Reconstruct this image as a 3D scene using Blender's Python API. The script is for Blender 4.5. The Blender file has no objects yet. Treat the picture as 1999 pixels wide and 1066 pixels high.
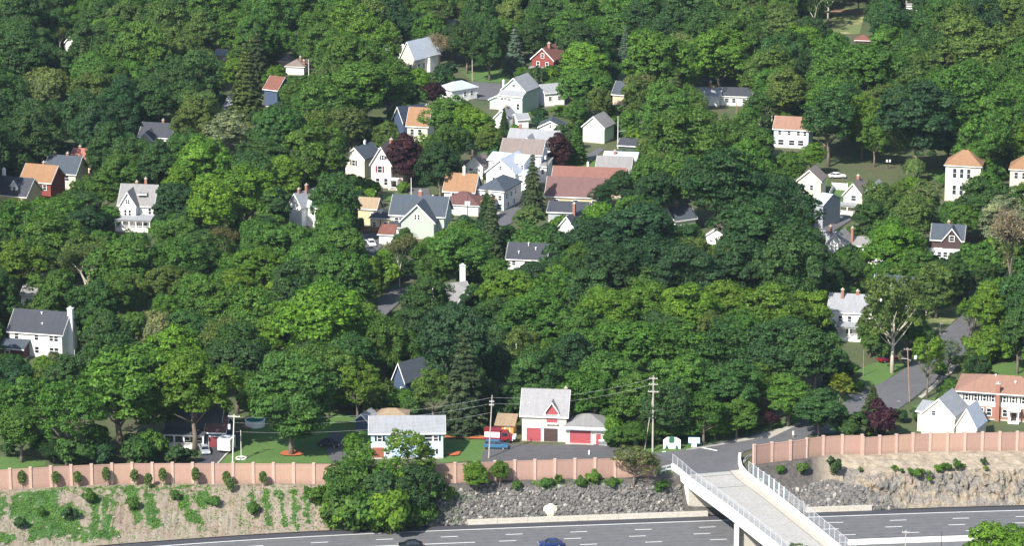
import bpy, math, random
import numpy as np
from mathutils import Vector, Matrix
rnd = random.Random(7)
nrng = np.random.default_rng(11)
R = math.radians
sc = bpy.context.scene
COL = sc.collection

# ------------------------------------------------------------------ camera
CAM = Vector((0, 0, 206.0)); DEP = R(14.4); FPX = 6640.0; PW, PH = 1999.0, 1066.0
cam_d = bpy.data.cameras.new('camera'); cam = bpy.data.objects.new('camera', cam_d); COL.objects.link(cam)
cam.location = CAM; cam.rotation_euler = (math.pi/2 - DEP, 0, 0)
cam_d.sensor_width = 36; cam_d.lens = 36*FPX/PW; cam_d.clip_start = 1; cam_d.clip_end = 20000
sc.camera = cam

# ------------------------------------------------------------------ world and sun
SUN_DIR = Vector((0.52, 0.78, -0.84)).normalized()      # the way the light travels
world = bpy.data.worlds.new('World'); sc.world = world; world.use_nodes = True
nt = world.node_tree; bg = nt.nodes['Background']
sky = nt.nodes.new('ShaderNodeTexSky'); sky.sky_type = 'NISHITA'; sky.sun_disc = False
sky.sun_elevation = math.asin(-SUN_DIR.z); sky.sun_rotation = math.atan2(-SUN_DIR.x, -SUN_DIR.y)
nt.links.new(sky.outputs[0], bg.inputs[0]); bg.inputs[1].default_value = 0.125
sd = bpy.data.lights.new('sun', 'SUN'); sd.energy = 4.9; sd.angle = R(0.5); sd.color = (1.0, 0.95, 0.87)
sun = bpy.data.objects.new('sun', sd); COL.objects.link(sun)
sun.rotation_euler = SUN_DIR.to_track_quat('-Z', 'Y').to_euler(); sun.location = (0, 0, 400)
sc.view_settings.view_transform = 'Standard'; sc.view_settings.look = 'None'
sc.view_settings.gamma = 1; sc.view_settings.use_curve_mapping = False; sc.view_settings.exposure = 0.80

# ------------------------------------------------------------------ finding real places for what the photograph shows
cD, sD = math.cos(DEP), math.sin(DEP)
def ray(u, v):
    x = (u-PW/2)/FPX; y = (PH/2-v)/FPX
    return Vector((x, cD + y*sD, -sD + y*cD))
def W(u, v, z):
    d = ray(u, v); t = (z-CAM.z)/d.z
    return CAM + d*t
def P(p):
    q = Vector(p)-CAM
    dz = q.y*cD - q.z*sD; up = q.y*sD + q.z*cD
    return PW/2+FPX*q.x/dz, PH/2-FPX*up/dz, FPX/dz
GZ = 6.5
edge_px = [(-420,1172),(-120,1104),(0,1086),(225,1066),(500,1046.5),(750,1034),(1000,1024.5),(1385,1010.5),(1580,1003.5),(1790,996),(1999,990),(2200,985),(2500,979)]
EDGE = [W(u, v, 0) for u, v in edge_px]
wall1_px = [(-60,958),(0,957),(125,949),(252,943.5),(500,943.5),(640,944.5),(760,946),(850,945),(1000,938),(1278,931)]
wall2_px = [(1472,907.5),(1500,903),(1570,896),(1583,890.5),(1647,886.5),(1682,886),(1684,889),(1790,881.5),(1999,879.5),(2120,878)]
EX = np.array([p.x for p in EDGE]); EY = np.array([p.y for p in EDGE])
top_px = [(-600,985),(-300,972)]+wall1_px+[(1290,931),(1330,925),(1465,912)]+wall2_px+[(2600,874)]
TP = [W(u, v, GZ) for u, v in top_px]; TX = np.array([p.x for p in TP]); TY = np.array([p.y for p in TP])
def smooth(x, xs, ys):
    return float(np.interp(x, xs, ys))
def ye(x): return sum(smooth(x+d, EX, EY) for d in (-9, -4.5, 0, 4.5, 9))/5
def yw(x): return smooth(x, TX, TY)
def rockness(x):   # 0 soil bank, 1 steep rock cut
    return min(1, max(0, (x-64)/7))
def ground_z(x, y):
    a = ye(x)+1.4; b = yw(x)-1.6
    if y <= a: return 0.0
    if y >= b: return GZ
    t = (y-a)/(b-a); r = rockness(x)
    soil = t**(0.9+1.0*min(1, max(0, (x-24)/5))*min(1, max(0, (62-x)/5)))
    rock = min(1, 0.04 + (t/0.3)*0.72) if t < 0.3 else 0.76 + 0.24*((t-0.3)/0.7)
    return GZ*(soil*(1-r) + rock*r)
def hit(u, v):
    d = ray(u, v); t = (12-CAM.z)/d.z
    for i in range(900):
        p = CAM+d*t
        if p.z <= ground_z(p.x, p.y)+0.01: return p
        t += 0.15
    return p

# ------------------------------------------------------------------ mesh helpers
class MB:
    def __init__(s): s.v = []; s.f = []; s.m = []
    def add(s, v, f, mi=0):
        n = len(s.v); s.v += [tuple(p) for p in v]; s.f += [tuple(i+n for i in q) for q in f]; s.m += [mi]*len(f); return s
    def box(s, x0, x1, y0, y1, z0, z1, mi=0):
        return s.add([(x0,y0,z0),(x1,y0,z0),(x1,y1,z0),(x0,y1,z0),(x0,y0,z1),(x1,y0,z1),(x1,y1,z1),(x0,y1,z1)],
                     [(0,3,2,1),(4,5,6,7),(0,1,5,4),(1,2,6,5),(2,3,7,6),(3,0,4,7)], mi)
    def prism(s, poly, axis, a, b, mi=0):     # poly in the plane across the axis: axis x -> (y,z); axis y -> (x,z); axis z -> (x,y)
        n = len(poly)
        def pt(p, t): return (t, p[0], p[1]) if axis == 'x' else ((p[0], t, p[1]) if axis == 'y' else (p[0], p[1], t))
        v = [pt(p, a) for p in poly]+[pt(p, b) for p in poly]
        f = [tuple(range(n))[::-1], tuple(range(n, 2*n))]+[(i, (i+1) % n, n+(i+1) % n, n+i) for i in range(n)]
        return s.add(v, f, mi)
    def tube(s, pts, rad, k=6, mi=0, cap=True):
        pts = [Vector(p) for p in pts]; vs = []; fs = []
        if not hasattr(rad, '__len__'): rad = [rad]*len(pts)
        for i, p in enumerate(pts):
            t = (pts[min(i+1, len(pts)-1)]-pts[max(i-1, 0)]).normalized()
            a = t.orthogonal().normalized() if abs(t.z) < .9 else Vector((1, 0, 0)) - t*t.x
            a.normalize(); b = t.cross(a)
            for j in range(k):
                th = 2*math.pi*j/k; vs.append(p+(a*math.cos(th)+b*math.sin(th))*rad[i])
        for i in range(len(pts)-1):
            for j in range(k): fs.append((i*k+j, i*k+(j+1) % k, (i+1)*k+(j+1) % k, (i+1)*k+j))
        if cap: fs.append(tuple(range(k))[::-1]); fs.append(tuple(range((len(pts)-1)*k, len(pts)*k)))
        return s.add(vs, fs, mi)
    def mesh(s, name, mats, smooth=False):
        me = bpy.data.meshes.new(name); me.from_pydata(s.v, [], s.f)
        for m in (mats if isinstance(mats, (list, tuple)) else [mats]): me.materials.append(m)
        if any(s.m): me.polygons.foreach_set('material_index', s.m)
        if smooth: me.polygons.foreach_set('use_smooth', [True]*len(me.polygons))
        import bmesh
        b = bmesh.new(); b.from_mesh(me); bmesh.ops.recalc_face_normals(b, faces=b.faces); b.to_mesh(me); b.free()
        me.update(); return me
    def build(s, name, mats, parent=None, smooth=False, loc=(0,0,0), rz=0):
        return put(s.mesh(name, mats, smooth), name, parent, loc, rz)
def put(me, name, parent=None, loc=(0,0,0), rz=0, scale=None):
    o = bpy.data.objects.new(name, me); COL.objects.link(o)
    if parent: o.parent = parent
    o.location = loc; o.rotation_euler = (0, 0, rz)
    if scale: o.scale = scale
    return o
def thing(name, label, cat, loc=(0,0,0), rz=0, group=None):
    o = put(None, name, None, loc, rz); tag(o, label, cat, group); return o
LABELS = {}
def tag(o, label=None, cat=None, group=None, kind=None):
    if label:
        if label in LABELS and not group: print('DUP LABEL', label)
        LABELS[label] = o.name; o['label'] = label
    if cat: o['category'] = cat
    if group: o['group'] = group
    if kind: o['kind'] = kind
    return o
def structure(o): o['kind'] = 'structure'; return o

# ------------------------------------------------------------------ materials
MATS = {}
def nodes(name):
    m = bpy.data.materials.new(name); m.use_nodes = True; t = m.node_tree
    return m, t, t.nodes['Principled BSDF']
def N(t, kind, **kw):
    n = t.nodes.new(kind)
    for k, v in kw.items():
        if k.startswith('i_'):
            key = k[2:]; key = int(key) if key.isdigit() else key.replace('_', ' ')
            n.inputs[key].default_value = v
        else: setattr(n, k, v)
    return n
def ramp(t, fac, stops):
    r = t.nodes.new('ShaderNodeValToRGB'); el = r.color_ramp.elements
    while len(el) < len(stops): el.new(0.5)
    for e, (p, c) in zip(el, stops): e.position = p; e.color = (*c, 1) if len(c) == 3 else c
    t.links.new(fac, r.inputs[0]); return r.outputs[0]
def mixc(t, fac, a, b, mode='MIX'):
    n = t.nodes.new('ShaderNodeMix'); n.data_type = 'RGBA'; n.blend_type = mode
    for i, x in ((0, fac), (6, a), (7, b)):
        if hasattr(x, 'is_linked') or hasattr(x, 'links'): t.links.new(x, n.inputs[i])
        elif i == 0: n.inputs[0].default_value = x
        else: n.inputs[i].default_value = (*x, 1)
    return n.outputs[2]
def coords(t, scale=(1,1,1), kind='Object'):
    tc = t.nodes.new('ShaderNodeTexCoord'); mp = t.nodes.new('ShaderNodeMapping')
    mp.inputs['Scale'].default_value = scale; t.links.new(tc.outputs[kind], mp.inputs[0]); return mp.outputs[0]
def noise(t, vec, scale, detail=4, rough=.6, out=0):
    n = N(t, 'ShaderNodeTexNoise', i_Scale=scale, i_Detail=detail, i_Roughness=rough); t.links.new(vec, n.inputs['Vector']); return n.outputs[out]
def bump(t, h, p, strength=.4, dist=.05):
    b = N(t, 'ShaderNodeBump', i_Strength=strength, i_Distance=dist); t.links.new(h, b.inputs['Height']); t.links.new(b.outputs[0], p.inputs['Normal'])
def mul(c, k): return tuple(min(1, x*k) for x in c)
def mat(name, col, rough=.75, var=.12, scale=1.2, kind=None, metal=0, spec=.3):
    if name in MATS: return MATS[name]
    m, t, p = nodes(name); p.inputs['Roughness'].default_value = rough; p.inputs['Metallic'].default_value = metal
    p.inputs['Specular IOR Level'].default_value = spec
    v = coords(t); n = noise(t, v, scale)
    c = ramp(t, n, [(.3, mul(col, 1-var*1.6)), (.7, mul(col, 1+var))])
    if kind == 'siding':
        w = N(t, 'ShaderNodeTexWave', wave_type='BANDS', bands_direction='Z', wave_profile='SAW', i_Scale=5.2/ (2*math.pi)*1.6, i_Distortion=.15)
        t.links.new(v, w.inputs['Vector'])
        c = mixc(t, .22, c, ramp(t, w.outputs['Fac'], [(0, mul(col, .55)), (.25, col), (1, col)])); bump(t, w.outputs['Fac'], p, .5, .03)
    if kind == 'shingle':
        b = N(t, 'ShaderNodeTexBrick', i_Scale=1.0, i_Mortar_Size=.012); b.inputs['Brick Width'].default_value = .55; b.inputs['Row Height'].default_value = .3
        b.inputs['Color1'].default_value = (*mul(col, .78), 1); b.inputs['Color2'].default_value = (*mul(col, 1.2), 1); b.inputs['Mortar'].default_value = (*mul(col, .5), 1)
        v2 = coords(t, (1, 1.15, 1)); t.links.new(v2, b.inputs['Vector'])
        n2 = noise(t, v, 7, 3)
        c = mixc(t, .55, c, b.outputs['Color']); c = mixc(t, .45, c, ramp(t, n2, [(.3, mul(col, .7)), (.7, mul(col, 1.25))]))
        st = noise(t, coords(t, (1.3, .12, .3)), 1.5, 3); c = mixc(t, .35, c, ramp(t, st, [(.35, mul(col, .72)), (.65, mul(col, 1.12))]))
        bump(t, b.outputs['Fac'], p, .4, .03)
    if kind == 'rough':
        n2 = noise(t, v, scale*7, 5); c = mixc(t, .5, c, ramp(t, n2, [(.3, mul(col, .6)), (.7, mul(col, 1.3))])); bump(t, n2, p, .6, .08)
    if kind == 'brick':
        b = N(t, 'ShaderNodeTexBrick', i_Scale=4.5, i_Mortar_Size=.015); v2 = N(t, 'ShaderNodeMapping'); t.links.new(v, v2.inputs[0]); v2.inputs['Rotation'].default_value = (R(90), 0, 0)
        t.links.new(v2.outputs[0], b.inputs['Vector'])
        b.inputs['Color1'].default_value = (*mul(col, .75), 1); b.inputs['Color2'].default_value = (*mul(col, 1.2), 1); b.inputs['Mortar'].default_value = (.35, .32, .28, 1)
        c = mixc(t, .7, c, b.outputs['Color'])
    if kind == 'bark':
        st = noise(t, coords(t, (3, 3, .35)), 2.5, 4); c = mixc(t, .6, c, ramp(t, st, [(.3, mul(col, .5)), (.7, mul(col, 1.3))])); bump(t, st, p, .6, .06)
    if kind == 'panel':   # the planked face of the pink noise barrier
        w = N(t, 'ShaderNodeTexWave', wave_type='BANDS', bands_direction='X', wave_profile='SAW', i_Scale=1.15, i_Distortion=.3); t.links.new(v, w.inputs['Vector'])
        n3 = noise(t, coords(t, (2.2, 2.2, .25)), 1.6, 5); n4 = noise(t, coords(t, (.3, .3, 6)), 2.0, 3)
        c = mixc(t, .65, c, ramp(t, n3, [(.3, mul(col, .62)), (.7, mul(col, 1.2))]))
        c = mixc(t, .25, c, ramp(t, n4, [(.35, mul(col, .8)), (.65, mul(col, 1.1))]))
        oi = N(t, 'ShaderNodeObjectInfo'); c = mixc(t, .6, c, ramp(t, oi.outputs['Random'], [(0, mul(col, .72)), (.5, col), (1, (col[0]*1.08, col[1]*1.12, col[2]*.98))]), 'MIX')
        sz_ = N(t, 'ShaderNodeSeparateXYZ'); t.links.new(v, sz_.inputs[0]); mz = N(t, 'ShaderNodeMapRange', i_1=1.1, i_2=-.1); t.links.new(sz_.outputs[2], mz.inputs[0]); nz = noise(t, coords(t, (1, 1, .6)), 1.3, 5)
        mz2 = N(t, 'ShaderNodeMath', operation='MULTIPLY'); t.links.new(mz.outputs[0], mz2.inputs[0]); t.links.new(nz, mz2.inputs[1])
        c = mixc(t, mz2.outputs[0], c, (.2, .13, .1))
        bump(t, w.outputs['Fac'], p, .35, .04)
    t.links.new(c, p.inputs['Base Color']); MATS[name] = m; return m
def glass(name='window_glass', col=(.02, .025, .03)):
    if name in MATS: return MATS[name]
    m, t, p = nodes(name); p.inputs['Base Color'].default_value = (*col, 1); p.inputs['Roughness'].default_value = .12
    n = noise(t, coords(t), 1.4, 2); t.links.new(ramp(t, n, [(.35, mul(col, .5)), (.7, mul(col, 3.0))]), p.inputs['Base Color'])
    MATS[name] = m; return m
def leaf_mat(name='foliage', trans=.34):
    if name in MATS: return MATS[name]
    m, t, p = nodes(name)
    at = N(t, 'ShaderNodeAttribute', attribute_type='INSTANCER', attribute_name='tint')
    g = N(t, 'ShaderNodeNewGeometry')
    c = mixc(t, 1.0, at.outputs['Color'], ramp(t, g.outputs['Random Per Island'], [(0, (.5, .55, .55)), (.5, (.95, .95, .85)), (1, (1.5, 1.4, 1.1))]), 'MULTIPLY')
    n = noise(t, coords(t), .28, 3)
    c = mixc(t, 1.0, c, ramp(t, n, [(.32, (.66, .72, .8)), (.68, (1.3, 1.22, 1.05))]), 'MULTIPLY')
    t.links.new(c, p.inputs['Base Color']); p.inputs['Roughness'].default_value = .62; p.inputs['Specular IOR Level'].default_value = .25
    tr = N(t, 'ShaderNodeBsdfTranslucent'); c2 = mixc(t, 1.0, c, (1.25, 1.3, .5), 'MULTIPLY'); t.links.new(c2, tr.inputs[0])
    ms = N(t, 'ShaderNodeMixShader', i_0=trans); t.links.new(p.outputs[0], ms.inputs[1]); t.links.new(tr.outputs[0], ms.inputs[2])
    t.links.new(ms.outputs[0], t.nodes['Material Output'].inputs[0]); MATS[name] = m; return m

# ------------------------------------------------------------------ what must stay in view, for siting the trees
VG = np.zeros((int(PH//4)+2, int(PW//4)+2), dtype=float)        # depth of the visible thing per 4 px cell; big = ground
def keep_rect(x0, y0, x1, y1, depth):
    a, b, c, d = int(max(0, y0)//4), int(min(PH, y1)//4)+1, int(max(0, x0)//4), int(min(PW, x1)//4)+1
    VG[a:b, c:d] = np.maximum(VG[a:b, c:d], depth)
def in_poly(px, py, poly):
    c = False; j = len(poly)-1
    for i in range(len(poly)):
        xi, yi = poly[i]; xj, yj = poly[j]
        if (yi > py) != (yj > py) and px < (xj-xi)*(py-yi)/(yj-yi)+xi: c = not c
        j = i
    return c
def keep_poly(poly, depth=9999.):
    xs = [p[0] for p in poly]; ys = [p[1] for p in poly]
    for gy in range(max(0, int(min(ys)//4)), min(VG.shape[0]-1, int(max(ys)//4))+1):
        for gx in range(max(0, int(min(xs)//4)), min(VG.shape[1]-1, int(max(xs)//4))+1):
            if in_poly(gx*4+2, gy*4+2, poly): VG[gy, gx] = max(VG[gy, gx], depth)
HOUSES = []   # x, y, radius, phrase, u, v
# ================================================================== THE SETTING
# ------------------------------------------------------------------ highway
def offs(x, d):      # point on the curve at lateral x, moved d towards the camera
    e = .5; tx, ty = 2*e, ye(x+e)-ye(x-e); L = math.hypot(tx, ty); return Vector((x + ty/L*d, ye(x) - tx/L*d, 0))
def hstrip(d0, d1, z, x0=-150, x1=170, step=2.0):
    mb = MB(); n = int((x1-x0)/step); v = []; f = []
    for i in range(n+1):
        x = x0+i*step; a = offs(x, d0); b = offs(x, d1); v += [(a.x, a.y, z), (b.x, b.y, z)]
        if i: f.append((2*i-2, 2*i-1, 2*i+1, 2*i))
    return mb.add(v, f)
def asphalt(name, col, joint=False):
    if name in MATS: return MATS[name]
    m, t, p = nodes(name); p.inputs['Roughness'].default_value = .9; v = coords(t)
    n1 = noise(t, v, .12, 4); n2 = noise(t, v, 3.5, 5); n3 = noise(t, coords(t, (.02, .9, 1)), 1.0, 3)
    c = ramp(t, n1, [(.3, mul(col, .85)), (.7, mul(col, 1.15))])
    c = mixc(t, .4, c, ramp(t, n2, [(.3, mul(col, .7)), (.7, mul(col, 1.25))]))
    c = mixc(t, .4, c, ramp(t, n3, [(.35, mul(col, .8)), (.65, mul(col, 1.15))]))
    if name == 'highway_asphalt':
        ac = N(t, 'ShaderNodeAttribute', attribute_name='across'); mm_ = N(t, 'ShaderNodeMath', operation='MULTIPLY_ADD', i_1=2*math.pi/1.83, i_2=.9); t.links.new(ac.outputs['Fac'], mm_.inputs[0]); cs = N(t, 'ShaderNodeMath', operation='COSINE'); t.links.new(mm_.outputs[0], cs.inputs[0])
        mr_ = N(t, 'ShaderNodeMapRange', i_1=-1, i_2=1, i_3=.35, i_4=.65); t.links.new(cs.outputs[0], mr_.inputs[0]); c = mixc(t, .8, c, ramp(t, mr_.outputs[0], [(.35, mul(col, .86)), (.65, mul(col, 1.1))]))
        c = mixc(t, .3, c, ramp(t, noise(t, v, .5, 7, .75), [(.4, mul(col, .6)), (.6, mul(col, 1.25))]))
    if joint:
        n4 = noise(t, v, .35, 6, .7); c = mixc(t, .35, c, ramp(t, n4, [(.5, col), (.56, mul(col, .5)), (.6, col)]))
    t.links.new(c, p.inputs['Base Color']); bump(t, n2, p, .3, .02); MATS[name] = m; return m
A_HW = asphalt('highway_asphalt', (.115, .116, .12)); A_SH = asphalt('new_asphalt', (.045, .047, .055))
A_ST = asphalt('street_asphalt', (.105, .105, .112), True); A_DR = asphalt('driveway_asphalt', (.085, .083, .085), True)
CONC = mat('concrete', (.45, .42, .36), .85, .1, .6, 'rough'); CONCW = mat('white_concrete', (.78, .76, .7), .8, .05, .5)
CONCD = mat('deck_concrete', (.36, .35, .325), .9, .08, .35, 'rough')
LINE = mat('road_paint', (.75, .75, .73), .7, .08, 1.5)
hwm = hstrip(-0.4, 18.2, 0.02); hw = structure(hwm.build('highway', A_HW)); _a = hw.data.attributes.new('across', 'FLOAT', 'POINT'); _a.data.foreach_set('value', [(-.4 if i % 2 == 0 else 18.2) for i in range(len(hw.data.vertices))]); hw['label'] = 'grey multi-lane highway in the cutting'
hstrip(-0.5, 1.75, 0.026).build('shoulder', A_SH, hw)
hstrip(2.05, 2.3, 0.028).build('edge_line', LINE, hw)
hstrip(17.2, 17.4, 0.028).build('edge_line', LINE, hw)
hstrip(9.45, 9.72, 0.028, -150, (930-1000)/10.3).build('solid_line', LINE, hw)
structure(hstrip(18.2, 75, 0.0).build('highway_far_carriageway', A_HW)).name = 'near_carriageway'
dash = MB().box(-1.6, 1.6, -.11, .11, 0, .006).mesh('lane_dash', LINE)
def xat(u, d):      # lateral x where the strip at offset d shows at picture column u
    lo, hi = -150, 170
    for _ in range(40):
        m = (lo+hi)/2
        if P(offs(m, d))[0] < u: lo = m
        else: hi = m
    return lo
for d, u0 in ((5.85, 1130), (9.55, 1118), (13.2, 1149), (16.9, 1110)):
    x = xat(u0, d)
    for k in range(-10, 10):
        xx = x + k*12.15
        p = offs(xx, d); u, v, s = P(p)
        if u < -60 or u > 2060 or v > 1085 or d > 16: continue
        if d == 9.55 and u < 960: continue
        an = math.atan2(ye(xx+1)-ye(xx-1), 2); put(dash, 'lane_dash', hw, (p.x, p.y, .03), an)
for u0 in (1110, 1400, 1718, 1850):
    x = xat(u0, 16.2)
# median barrier beyond the far lanes (jersey profile)
def along(px0, px1, d, prof, name, m, closed=True, step=3.0, smoothz=None):
    x0, x1 = xat(px0, d), xat(px1, d); n = max(1, int((x1-x0)/step)); v = []; f = []; k = len(prof)
    for i in range(n+1):
        x = x0+(x1-x0)*i/n; a = offs(x, d); e = offs(x, d+1); nx, ny = e.x-a.x, e.y-a.y
        for (o_, z) in prof: v.append((a.x+nx*o_, a.y+ny*o_, z))
        if i:
            for j in range(k): f.append(((i-1)*k+j, (i-1)*k+(j+1) % k, i*k+(j+1) % k, i*k+j))
    f += [tuple(range(k)), tuple(range(n*k, (n+1)*k))]
    return MB().add(v, f)
jersey = [(-.3, 0), (-.28, .1), (-.12, .35), (-.08, .95), (.08, .95), (.12, .35), (.28, .1), (.3, 0)]
def jbarrier(u0, u1, d, label, prof=jersey, nm='concrete_barrier', seg=6.0, m=None):
    t = thing(nm, label, 'barrier')
    x0, x1 = xat(u0, d), xat(u1, d); n = max(1, round((x1-x0)/seg))
    for i in range(n):
        a = x0+(x1-x0)*i/n; b = x0+(x1-x0)*(i+1)/n-.05
        pa, pb = offs(a, d), offs(b, d); L = (pb-pa).length
        ang = math.atan2(pb.y-pa.y, pb.x-pa.x)
        MB().prism([(-o_, z) for o_, z in prof], 'x', 0, L).build('barrier_segment', m or CONCW, t, loc=tuple(pa), rz=ang)
    return t
jbarrier(1655, 2090, 18.6, 'white concrete median barrier at the bottom right behind the near treetops')
rw = [(-.35, 0), (-.3, .95), (.3, .95), (.35, 0)]
jbarrier(912, 1382, -.9, 'pale concrete retaining barrier at the foot of the grey riprap, left of the bridge', rw, m=CONC)
jbarrier(1572, 1702, -.9, 'pale concrete retaining barrier at the foot of the rocks, right of the bridge', rw, m=CONC)

# ------------------------------------------------------------------ embankment
def bank_mat():
    m, t, p = nodes('bank_soil'); p.inputs['Roughness'].default_value = .95
    v = coords(t); sx = N(t, 'ShaderNodeSeparateXYZ'); t.links.new(v, sx.inputs[0])
    base = ramp(t, noise(t, v, .35, 5), [(.3, (.085, .070, .055)), (.5, (.135, .115, .088)), (.7, (.20, .182, .15))])
    base = mixc(t, .45, base, ramp(t, noise(t, coords(t, (1.1, .07, .07)), 1.0, 6, .7), [(.38, (.06, .05, .04)), (.5, (.13, .112, .088)), (.62, (.29, .275, .24))]))
    base = mixc(t, .5, base, ramp(t, noise(t, v, 3, 6, .7), [(.3, (.065, .052, .042)), (.7, (.21, .19, .155))]))
    pink = ramp(t, noise(t, v, .2, 3), [(.45, (.36, .3, .22)), (.65, (.34, .22, .16))]); base = mixc(t, .35, base, pink)
    green = ramp(t, noise(t, v, 2.2, 5), [(.3, (.03, .085, .018)), (.7, (.055, .125, .025))])
    # grass grown in runs down the bank, where it was sown
    ga = N(t, 'ShaderNodeAttribute', attribute_name='grass'); ne = noise(t, v, 1.6, 6, .7)
    a = N(t, 'ShaderNodeMath', operation='ADD'); t.links.new(ga.outputs['Fac'], a.inputs[0]); t.links.new(ne, a.inputs[1])
    mr2 = N(t, 'ShaderNodeMapRange', i_1=.93, i_2=1.06); t.links.new(a.outputs[0], mr2.inputs[0])
    base = mixc(t, mr2.outputs[0], base, green)
    # dark earth under the riprap in the middle
    mid = N(t, 'ShaderNodeMapRange', i_1=-16, i_2=-12); t.links.new(sx.outputs[0], mid.inputs[0])
    rr = N(t, 'ShaderNodeMapRange', i_1=62, i_2=58); t.links.new(sx.outputs[0], rr.inputs[0])
    mm = N(t, 'ShaderNodeMath', operation='MULTIPLY'); t.links.new(mid.outputs[0], mm.inputs[0]); t.links.new(rr.outputs[0], mm.inputs[1])
    base = mixc(t, mm.outputs[0], base, ramp(t, noise(t, v, 1.5, 4), [(.3, (.05, .045, .04)), (.7, (.11, .1, .09))]))
    # bare tan ledge on the right
    rt = N(t, 'ShaderNodeMapRange', i_1=59, i_2=65); t.links.new(sx.outputs[0], rt.inputs[0])
    base = mixc(t, rt.outputs[0], base, ramp(t, noise(t, v, .8, 6), [(.3, (.20, .16, .115)), (.7, (.34, .29, .22))]))
    t.links.new(base, p.inputs['Base Color']); bump(t, noise(t, v, 2.5, 6), p, .7, .15); return m
from mathutils import noise as mn
def fract(x, y, z=0): return mn.fractal(Vector((x, y, z)), 1.0, 2.1, 4)
def bank(x0, x1, nx, ny, amp, name, m, rocky=False):
    v = []; f = []
    for i in range(nx+1):
        x = x0+(x1-x0)*i/nx; a = ye(x)+1.0; b = yw(x)+.6
        for j in range(ny+1):
            t = j/ny; y = a+(b-a)*t; z = ground_z(x, y)
            e = min(1, t*8)*min(1, (1-t)*6)
            dz = amp*e*fract(x*.5, y*.35)*.8
            if rocky:
                w = 1 if t < .34 else max(0, 1-(t-.34)*9); q = Vector((x*.42+z*.12, z*.32, 7))
                k1 = mn.voronoi(q)[0]; k2 = mn.voronoi(q*2.6)[0]; s1 = mn.cell(q*1.0)
                rel = 1.3*(k1[1]-k1[0])+.55*(k2[1]-k2[0])+1.0*fract(x*.16, z*.1, 2)+.35*fract(x*1.1, z*1.0, 4)
                w *= min(1, max(0, (x-63.5)/6)); yy = y - e*w*(1.9*rel-1.2); zz = z + e*(w*.35*fract(x*.9, y*.9)+(1-w)*.45*fract(x*.35, y*.5)); v.append((x, yy, max(0, zz))); continue
            if x < -36:      # erosion rills
                dz -= e*.22*max(0, fract(x*1.5, y*.05))
            v.append((x, y, z+dz if 0 < t < 1 else z))
    for i in range(nx):
        for j in range(ny): k = i*(ny+1)+j; f.append((k, k+ny+1, k+ny+2, k+1))
    o = structure(MB().add(v, f).build(name, m))
    at = o.data.attributes.new('grass', 'FLOAT', 'POINT'); g = [0.0]*len(v)
    if not rocky:
        g = [.62 if grassy(*q) else .28 for q in v]
    at.data.foreach_set('value', g); return o
GRASSP = [[(-20,965),(12,968),(12,1004),(-20,1030)],[(25,966),(60,960),(110,960),(118,985),(100,1010),(112,1050),(60,1056),(50,1032),(18,1012)],[(75,990),(150,985),(160,1000),(152,1050),(100,1045)],[(177,962),(195,962),(193,1048),(178,1040)],
 [(200,965),(214,965),(213,1010),(234,1052),(199,1052)],[(217,960),(227,960),(225,997),(218,997)],[(238,955),(266,955),(276,1000),(273,1029),(262,1020),(254,985)],[(284,960),(301,965),(306,990),(316,1030),(290,1034),(280,1000)],
 [(344,955),(366,960),(373,990),(396,1010),(392,1032),(365,1015),(350,990)],[(374,960),(406,958),(416,975),(400,985),(395,1000),(380,985)],[(135,1030),(235,1040),(230,1052),(135,1056)],[(484,960),(497,960),(498,1002),(488,1000)],
 [(511,955),(523,955),(531,1027),(520,1026)],[(539,955),(552,960),(562,1031),(552,1030)],[(566,955),(577,955),(584,1031),(572,1031)],[(590,962),(600,962),(604,1021),(596,1020)],[(604,950),(636,950),(641,985),(614,985)],[(95,954),(400,948),(410,953),(100,960)],
 [(630,985),(700,960),(860,958),(880,965),(905,1012),(850,1022),(700,1032),(630,1024)],[(860,950),(900,955),(925,975),(880,985),(850,975)],[(1040,943),(1110,938),(1115,952),(1050,958)],[(1120,936),(1215,936),(1215,948),(1120,950)],[(1290,932),(1318,926),(1330,965),(1290,962)],[(0,1040),(30,1042),(28,1062),(-10,1062)],[(930,1016),(880,1022),(640,1034),(640,1028),(880,1014)]]
def grassy(x, y, z):
    u, v, s_ = P((x, y, z)); u += 2*math.sin(v*.21+x)+9*fract(x*.9, y*.9, 1); v += 9*fract(x*.8, y*.8, 8)
    if fract(x*1.3, y*.5, 3) > .6: return False
    return any(in_poly(u, v, q) for q in GRASSP)
BANKM = bank_mat()
bank(-150, 64, 760, 44, .35, 'embankment', BANKM)
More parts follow.
